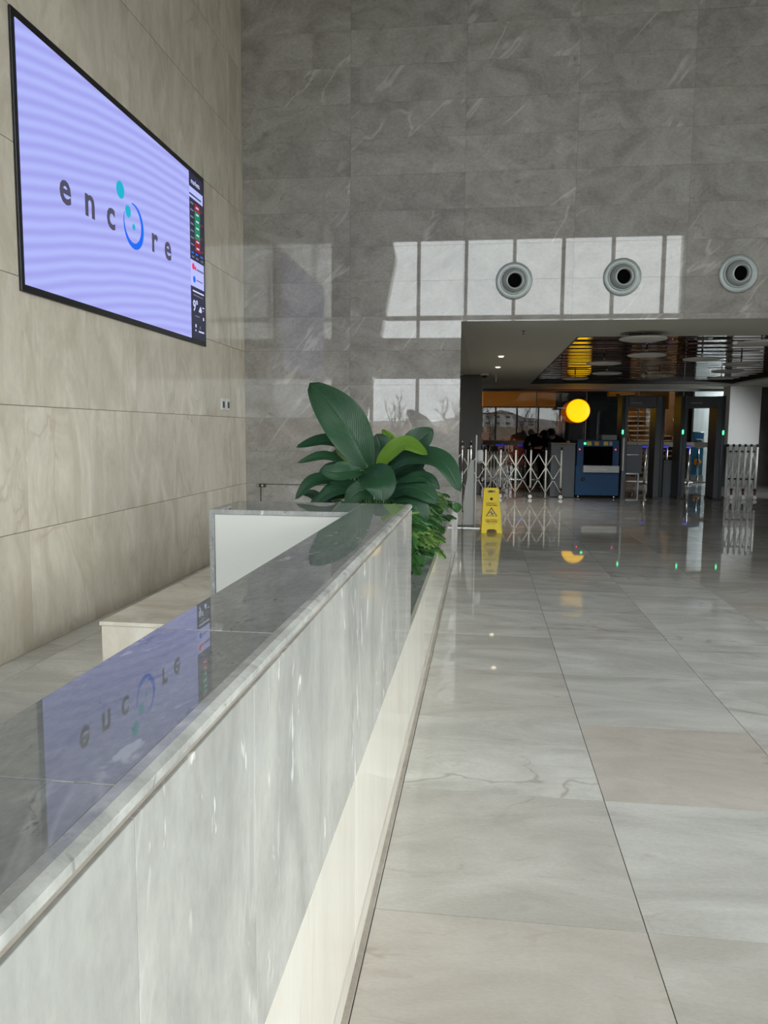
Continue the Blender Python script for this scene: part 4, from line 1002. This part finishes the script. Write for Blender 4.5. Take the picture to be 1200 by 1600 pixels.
# ------------------------------------------------------------------ turnstiles before the glass
for u, lab in ((752, 'slim turnstile post with blue light, leftmost, behind the lattice barrier'), (787, 'slim turnstile post with blue light, second from left, behind the lattice barrier'),
               (821, 'slim turnstile post with blue light beside the guards'), (1009, 'slim steel turnstile post seen through the left detector'),
               (1042, 'slim steel turnstile post with blue light between the detectors'), (1077, 'slim steel turnstile post with blue light seen through the right detector')):
    q = at(u, 697, Y=21.8)
    t = thing('turnstile_post', lab, 'turnstile', (q.x, 21.8, 0), 'turnstile posts')
    MB().cyl((q.x, 21.8, .02), (q.x, 21.8, 1.02), .032, seg=14).build('pole', M_STEEL, t)
    MB().cyl((q.x, 21.8, 0), (q.x, 21.8, .02), .09, seg=18).build('base', M_STEEL, t)
    MB().box(q.x-.22, q.x+.03, 21.74, 21.86, 1.03, 1.075, bev=.008).build('light_bar', M_LBLUE, t)
    MB().box(q.x-.1, q.x+.05, 21.73, 21.87, 1.078, 1.10, bev=.006).build('cap', M_BLACK, t)

# ------------------------------------------------------------------ round yellow sign, ceiling discs, downlights, dome camera
yl = thing('round_yellow_sign', 'glowing round yellow sign on an arm above the blue scanner', 'light sign', at(903, 642, Y=22.6))
M_YLAMP = mat('yellow_glowing_acrylic', srgb(255, 205, 0), .35, emit=srgb(255, 200, 4), es=1.05)
q = at(903, 642, Y=22.6)
MB().lathe([(.01, .05), (.30, .05), (.325, .043), (.332, .03), (.332, 0), (.01, 0)], q, (0, -1, 0), 56).build('lit_drum', M_YLAMP, yl)
M_YRIM = mat('amber_rim', srgb(250, 170, 0), .4, emit=srgb(255, 165, 0), es=.8)
MB().lathe([(.318, .044), (.336, .044), (.338, .0), (.318, .0)], q, (0, -1, 0), 56).build('rim', M_YRIM, yl)
MB().box(q.x-.62, q.x-.33, q.y-.02, q.y+.02, q.z+.06, q.z+.1).box(q.x-.62, q.x-.58, q.y-.02, q.y+.69, q.z+.06, q.z+.1).build('arm', M_WHITE, yl)

dn = 0
discs = [(1004.8, 532), (1010.7, 557), (943.5, 569.5), (948, 585), (898.5, 593), (1030, 588.6), (1096.7, 563), (1158, 570.4), (1136.8, 581.5), (1127, 592), (1190, 538)]
words = ['nearest of all, above the left detector', 'second nearest, above the left detector', 'left of centre, third row back', 'left of centre, fourth row back', 'back row, above the yellow sign',
         'back row, behind the small lamp', 'centre right, in the third row', 'right side, fourth row', 'right side, fifth row', 'right side, back row', 'near right corner of the ceiling recess']
proto = None
for (u, v), wds in zip(discs, words):
    c_ = at(u, v, Z=2.62)
    if proto is None:
        t = thing('ceiling_disc', 'round white ceiling disc hanging in the brown recess, '+wds, 'ceiling disc', (0, 0, 0), 'round discs under the brown ceiling')
        MB().lathe([(.01, .0), (.24, .0), (.285, .008), (.30, .022), (.29, .034), (.24, .04), (.01, .04)], (0, 0, 0), (0, 0, 1), 48).build('disc', M_DISC, t)
        MB().cyl((0, 0, .04), (0, 0, .16), .012, seg=8).build('hanger', M_STEEL, t)
        proto = t
    else:
        t = copy_tree(proto); t['label'] = 'round white ceiling disc hanging in the brown recess, '+wds
    t.location = c_
    r = .30
q = at(1006, 586, Z=2.66)
MB().sphere(q, .06, seg=14).build('ceiling_ball_lamp', M_DISC)
tag(bpy.data.objects['ceiling_ball_lamp'], 'small pale ball lamp between the back row discs under the brown ceiling', 'lamp')
for (u, v, lab) in ((783, 556, 'small lit round downlight in the grey passage ceiling, the nearer one'), (778, 573, 'small lit round downlight in the grey passage ceiling, the farther one')):
    c_ = at(u, v, Z=ZO)
    t = thing('downlight', lab, 'downlight', (c_.x, c_.y, ZO), 'downlights in the passage ceiling')
    MB().lathe([(.05, 0), (.075, 0), (.075, .004), (.06, .006), (.05, .003)], (c_.x, c_.y, ZO-.0005), (0, 0, -1), 28).build('trim_ring', M_WHITE, t)
    MB().cyl((c_.x, c_.y, ZO-.001), (c_.x, c_.y, ZO-.022), .05, .035, seg=24).build('lens', M_LAMP, t)
    ld = bpy.data.lights.new('downlight_beam', 'SPOT'); ld.energy = 110; ld.spot_size = math.radians(120); ld.spot_blend = .8; ld.shadow_soft_size = .04; ld.color = (1, .95, .86)
    lo_ = bpy.data.objects.new('downlight_beam', ld); lo_.location = (0, 0, -.07); COL.objects.link(lo_); lo_.parent = t
c_ = at(757, 583, Z=ZO)
t = thing('dome_camera', 'white dome security camera on the passage ceiling near the grey column', 'security camera', (c_.x, c_.y, ZO))
MB().cyl((c_.x, c_.y, ZO-.05), (c_.x, c_.y, ZO-.0005), .09, seg=24).build('housing', M_WHITE, t)
MB().sphere((c_.x, c_.y, ZO-.055), .065, (1, 1, .8), 18).build('dome', M_BLACK, t)
c_ = at(775, 584, Z=ZO)
t = thing('ceiling_sensor', 'thin white sensor rod hanging from the passage ceiling', 'sensor', (c_.x, c_.y, ZO))
MB().cyl((c_.x, c_.y, ZO-.18), (c_.x, c_.y, ZO-.012), .016, seg=10).build('rod', M_WHITE, t)
MB().cyl((c_.x, c_.y, ZO-.012), (c_.x, c_.y, ZO-.0005), .04, seg=16).build('flange', M_WHITE, t)
for (u, v) in ((818, 517), (981, 519)):
    c_ = at(u, v, Z=ZO)
    t = thing('sprinkler', 'small sprinkler head in the passage ceiling '+('above the yellow reflection' if u < 900 else 'in front of the brown recess, right'), 'sprinkler', (c_.x, c_.y, ZO), 'sprinklers')
    MB().cyl((c_.x, c_.y, ZO-.035), (c_.x, c_.y, ZO-.004), .008, seg=8).build('stem', M_STEEL, t)
    MB().cyl((c_.x, c_.y, ZO-.04), (c_.x, c_.y, ZO-.036), .02, seg=14).cyl((c_.x, c_.y, ZO-.004), (c_.x, c_.y, ZO-.0003), .03, seg=14).build('plate', M_STEEL, t)

# ------------------------------------------------------------------ people
def skin(name, chains, material, parent, sub=2):
    """chains: lists of (point, radius); points that coincide are welded; grown by a Skin modifier"""
    verts, rad, edges = [], [], []
    def idx(p, r):
        for i, q_ in enumerate(verts):
            if (q_-p).length < 1e-4: return i
        verts.append(V(p)); rad.append(r); return len(verts)-1
    for ch in chains:
        prev = None
        for p, r in ch:
            i = idx(V(p), r)
            if prev is not None and i != prev: edges.append((prev, i))
            prev = i
    me = bpy.data.meshes.new(name); me.from_pydata(verts, edges, [])
    o = bpy.data.objects.new(name, me); COL.objects.link(o)
    md = o.modifiers.new('skin', 'SKIN'); md.use_smooth_shade = True
    for i, r in enumerate(rad):
        sv = me.skin_vertices[0].data[i]
        rr = r if isinstance(r, tuple) else (r, r); sv.radius = rr
        sv.use_root = (i == 0)
    s2 = o.modifiers.new('sub', 'SUBSURF'); s2.levels = sub; s2.render_levels = sub
    bpy.context.view_layer.update()
    dg = bpy.context.evaluated_depsgraph_get(); m2 = bpy.data.meshes.new_from_object(o.evaluated_get(dg)); bpy.data.objects.remove(o)
    m2.name = name; m2.materials.clear(); m2.materials.append(material)
    for p in m2.polygons: p.use_smooth = True
    o = bpy.data.objects.new(name, m2); COL.objects.link(o)
    if parent is not None:
        o.parent = parent
        for v in m2.vertices: v.co -= parent.location
    return o
def person(lab, J, jacket, trousers, skin_m, hair_m, mask=None, group=None):
    base = V((J['hip'].x, J['hip'].y, 0))
    body_root = thing('person', lab, 'person', base, group)
    h, n_, ch, hd = J['hip'], J['neck'], J['chest'], J['head']
    look = J['look'].normalized(); upv = (hd-n_).normalized()
    def arm(s): return [J['sh'+s], J['el'+s], J['wr'+s]]
    chains = [[(h, .10), (ch, .11), (n_, .055), (hd-upv*.06, .062), (hd, .085), (hd+upv*.06, .07)], [(hd, .085), (hd+look*.075-upv*.03, .045)], [(hd+look*.075-upv*.03, .045), (hd+look*.10-upv*.025, .012)]]
    for s in 'LR':
        sh, el, wr = arm(s); hip = J['hp'+s]; kn = J['kn'+s]; an = J['an'+s]
        chains.append([(ch, .11), (sh, .05), (el, .038), (wr, .026)])
        d = (wr-el).normalized(); pal = wr+d*.06; chains.append([(wr, .026), (pal, .032)])
        side = d.cross(V((0, 0, 1))); side = side.normalized() if side.length > .1 else V((1, 0, 0))
        for k in range(4):
            f0 = pal+side*(k-1.5)*.02; L = (.07, .08, .075, .055)[k]
            chains.append([(pal, .032), (f0+d*.03, .010), (f0+d*(.03+L*.5)+V((0, 0, -.01)), .009), (f0+d*(.02+L*.9)+V((0, 0, -.03)), .008)])
        chains.append([(wr+d*.02, .02), (wr+d*.03-side*.04, .011), (wr+d*.07-side*.055, .009)])
        chains.append([(h, .10), (hip, .075), (kn, .05), (an, .035), (an+V((0, -.12, -.04)), .035)])
    skin('body', chains, skin_m, body_root)
    jk = [[(h+V((0, 0, -.06)), .155), (h+(ch-h)*.5, .15), (ch, .165), (n_-(n_-ch)*.25, .10)]]
    for s in 'LR':
        sh, el, wr = arm(s); jk.append([(ch, .165), (sh, .075), (el, .06), (wr, .045)])
    skin('jacket', jk, jacket, body_root)
    tr_ = []
    for s in 'LR': tr_.append([(h, .135), (J['hp'+s], .10), (J['kn'+s], .075), (J['an'+s]+V((0, 0, .02)), .062)])
    skin('trousers', tr_, trousers, body_root)
    for s in 'LR':
        a = J['an'+s]
        MB().box(a.x-.05, a.x+.05, a.y-.2, a.y+.08, 0, .085, bev=.03).build('shoe', M_BLACK, body_root)
    q_ = look.to_track_quat('Y', 'Z')
    hr = MB(); hr.sphere((0, 0, 0), .115, (.92, 1.05, 1.0), 24)
    for v in list(hr.bm.verts):
        w_ = hd+upv*.035-look*.022+q_@v.co
        v.co = w_+V((noise.noise(w_*40), noise.noise(w_*40+V((5, 5, 5))), noise.noise(w_*40+V((9, 2, 1)))))*.012
    dl = [v for v in hr.bm.verts if (v.co-hd).dot(look) > .055 and (v.co-hd).dot(upv) < .045]
    bmesh.ops.delete(hr.bm, geom=dl, context='VERTS')
    hr.build('hair', hair_m, body_root, fixn=False)
    for sd in (-1, 1):
        e = hd+look*.083+look.cross(upv).normalized()*.032*sd+upv*.01
        MB().sphere(e, .010, seg=8).build('eye', M_BLACK, body_root)
        MB().sphere(hd+look.cross(upv).normalized()*.088*sd, .022, (.5, 1, 1.4), 8).build('ear', skin_m, body_root)
    if mask:
        MB().sphere(hd+look*.07-upv*.045, .055, (1, 1, .9), 14).build('mask', mask, body_root)
    return body_root
YG = 18.75
def jp(u, v, dy=0): return at(u, v, Y=YG+dy)
# left guard: bent over, crown toward us, hands joined in front
hx = jp(838, 728).x
JA = dict(hip=V((hx-.03, YG+.18, .93)), chest=V((hx+.02, YG-.02, 1.26)), neck=V((hx+.08, YG-.16, 1.38)), head=V((hx+.13, YG-.26, 1.36)), look=V((.1, -.75, -.75)),
          shL=V((hx-.22, YG-.02, 1.28)), elL=V((hx-.30, YG-.2, 1.06)), wrL=V((hx-.06, YG-.36, 1.06)), shR=V((hx+.24, YG-.04, 1.28)), elR=V((hx+.28, YG-.25, 1.08)), wrR=V((hx+.08, YG-.38, 1.08)),
          hpL=V((hx-.13, YG+.16, .88)), hpR=V((hx+.09, YG+.16, .88)), knL=V((hx-.16, YG+.05, .48)), knR=V((hx+.12, YG+.08, .48)), anL=V((hx-.17, YG+.12, .09)), anR=V((hx+.13, YG+.14, .09)))
person('person in a black uniform bending forward behind the lattice barrier, the left one of two', JA, M_JACKET, M_TROUS, M_SKIN, M_HAIR)
YG = 19.25; hx = jp(866, 728).x
JB = dict(hip=V((hx+.04, YG+.55, .92)), chest=V((hx-.0, YG+.3, 1.22)), neck=V((hx-.06, YG+.14, 1.34)), head=V((hx-.10, YG+.04, 1.39)), look=V((-.55, -.8, -.35)),
          shL=V((hx-.22, YG+.26, 1.24)), elL=V((hx-.26, YG+.0, 1.06)), wrL=V((hx-.12, YG-.18, 1.1)), shR=V((hx+.23, YG+.3, 1.22)), elR=V((hx+.3, YG+.08, 1.08)), wrR=V((hx+.1, YG-.1, 1.08)),
          hpL=V((hx-.07, YG+.55, .88)), hpR=V((hx+.14, YG+.55, .88)), knL=V((hx-.08, YG+.5, .48)), knR=V((hx+.16, YG+.5, .48)), anL=V((hx-.08, YG+.56, .09)), anR=V((hx+.17, YG+.56, .09)))
person('person in black with a pale face mask leaning over beside the grey cabinet', JB, M_JACKET, M_TROUS, M_SKIN, M_HAIR, mask=M_MASK)
# person far behind the glass in a rust jacket
YG2 = 27.5
q = at(757.5, 680, Y=YG2); hx = q.x
JC = dict(hip=V((hx, YG2, .90)), chest=V((hx+.01, YG2, 1.28)), neck=V((hx, YG2, 1.48)), head=V((hx, YG2-.01, 1.60)), look=V((.6, -.8, -.1)),
          shL=V((hx-.19, YG2, 1.38)), elL=V((hx-.25, YG2-.02, 1.1)), wrL=V((hx-.2, YG2-.15, .88)), shR=V((hx+.19, YG2, 1.38)), elR=V((hx+.25, YG2-.02, 1.1)), wrR=V((hx+.2, YG2-.15, .88)),
          hpL=V((hx-.1, YG2, .86)), hpR=V((hx+.1, YG2, .86)), knL=V((hx-.11, YG2-.02, .47)), knR=V((hx+.11, YG2-.02, .47)), anL=V((hx-.12, YG2, .09)), anR=V((hx+.12, YG2, .09)))
for k_ in ('head', 'neck', 'chest', 'shL', 'shR', 'elL', 'elR'): JC[k_].z -= .04
person('person in a rust brown jacket standing behind the glass next to the grey column', JC, mat('rust_jacket_cloth', srgb(120, 52, 22), .85), M_TROUS, M_SKIN, M_HAIR)
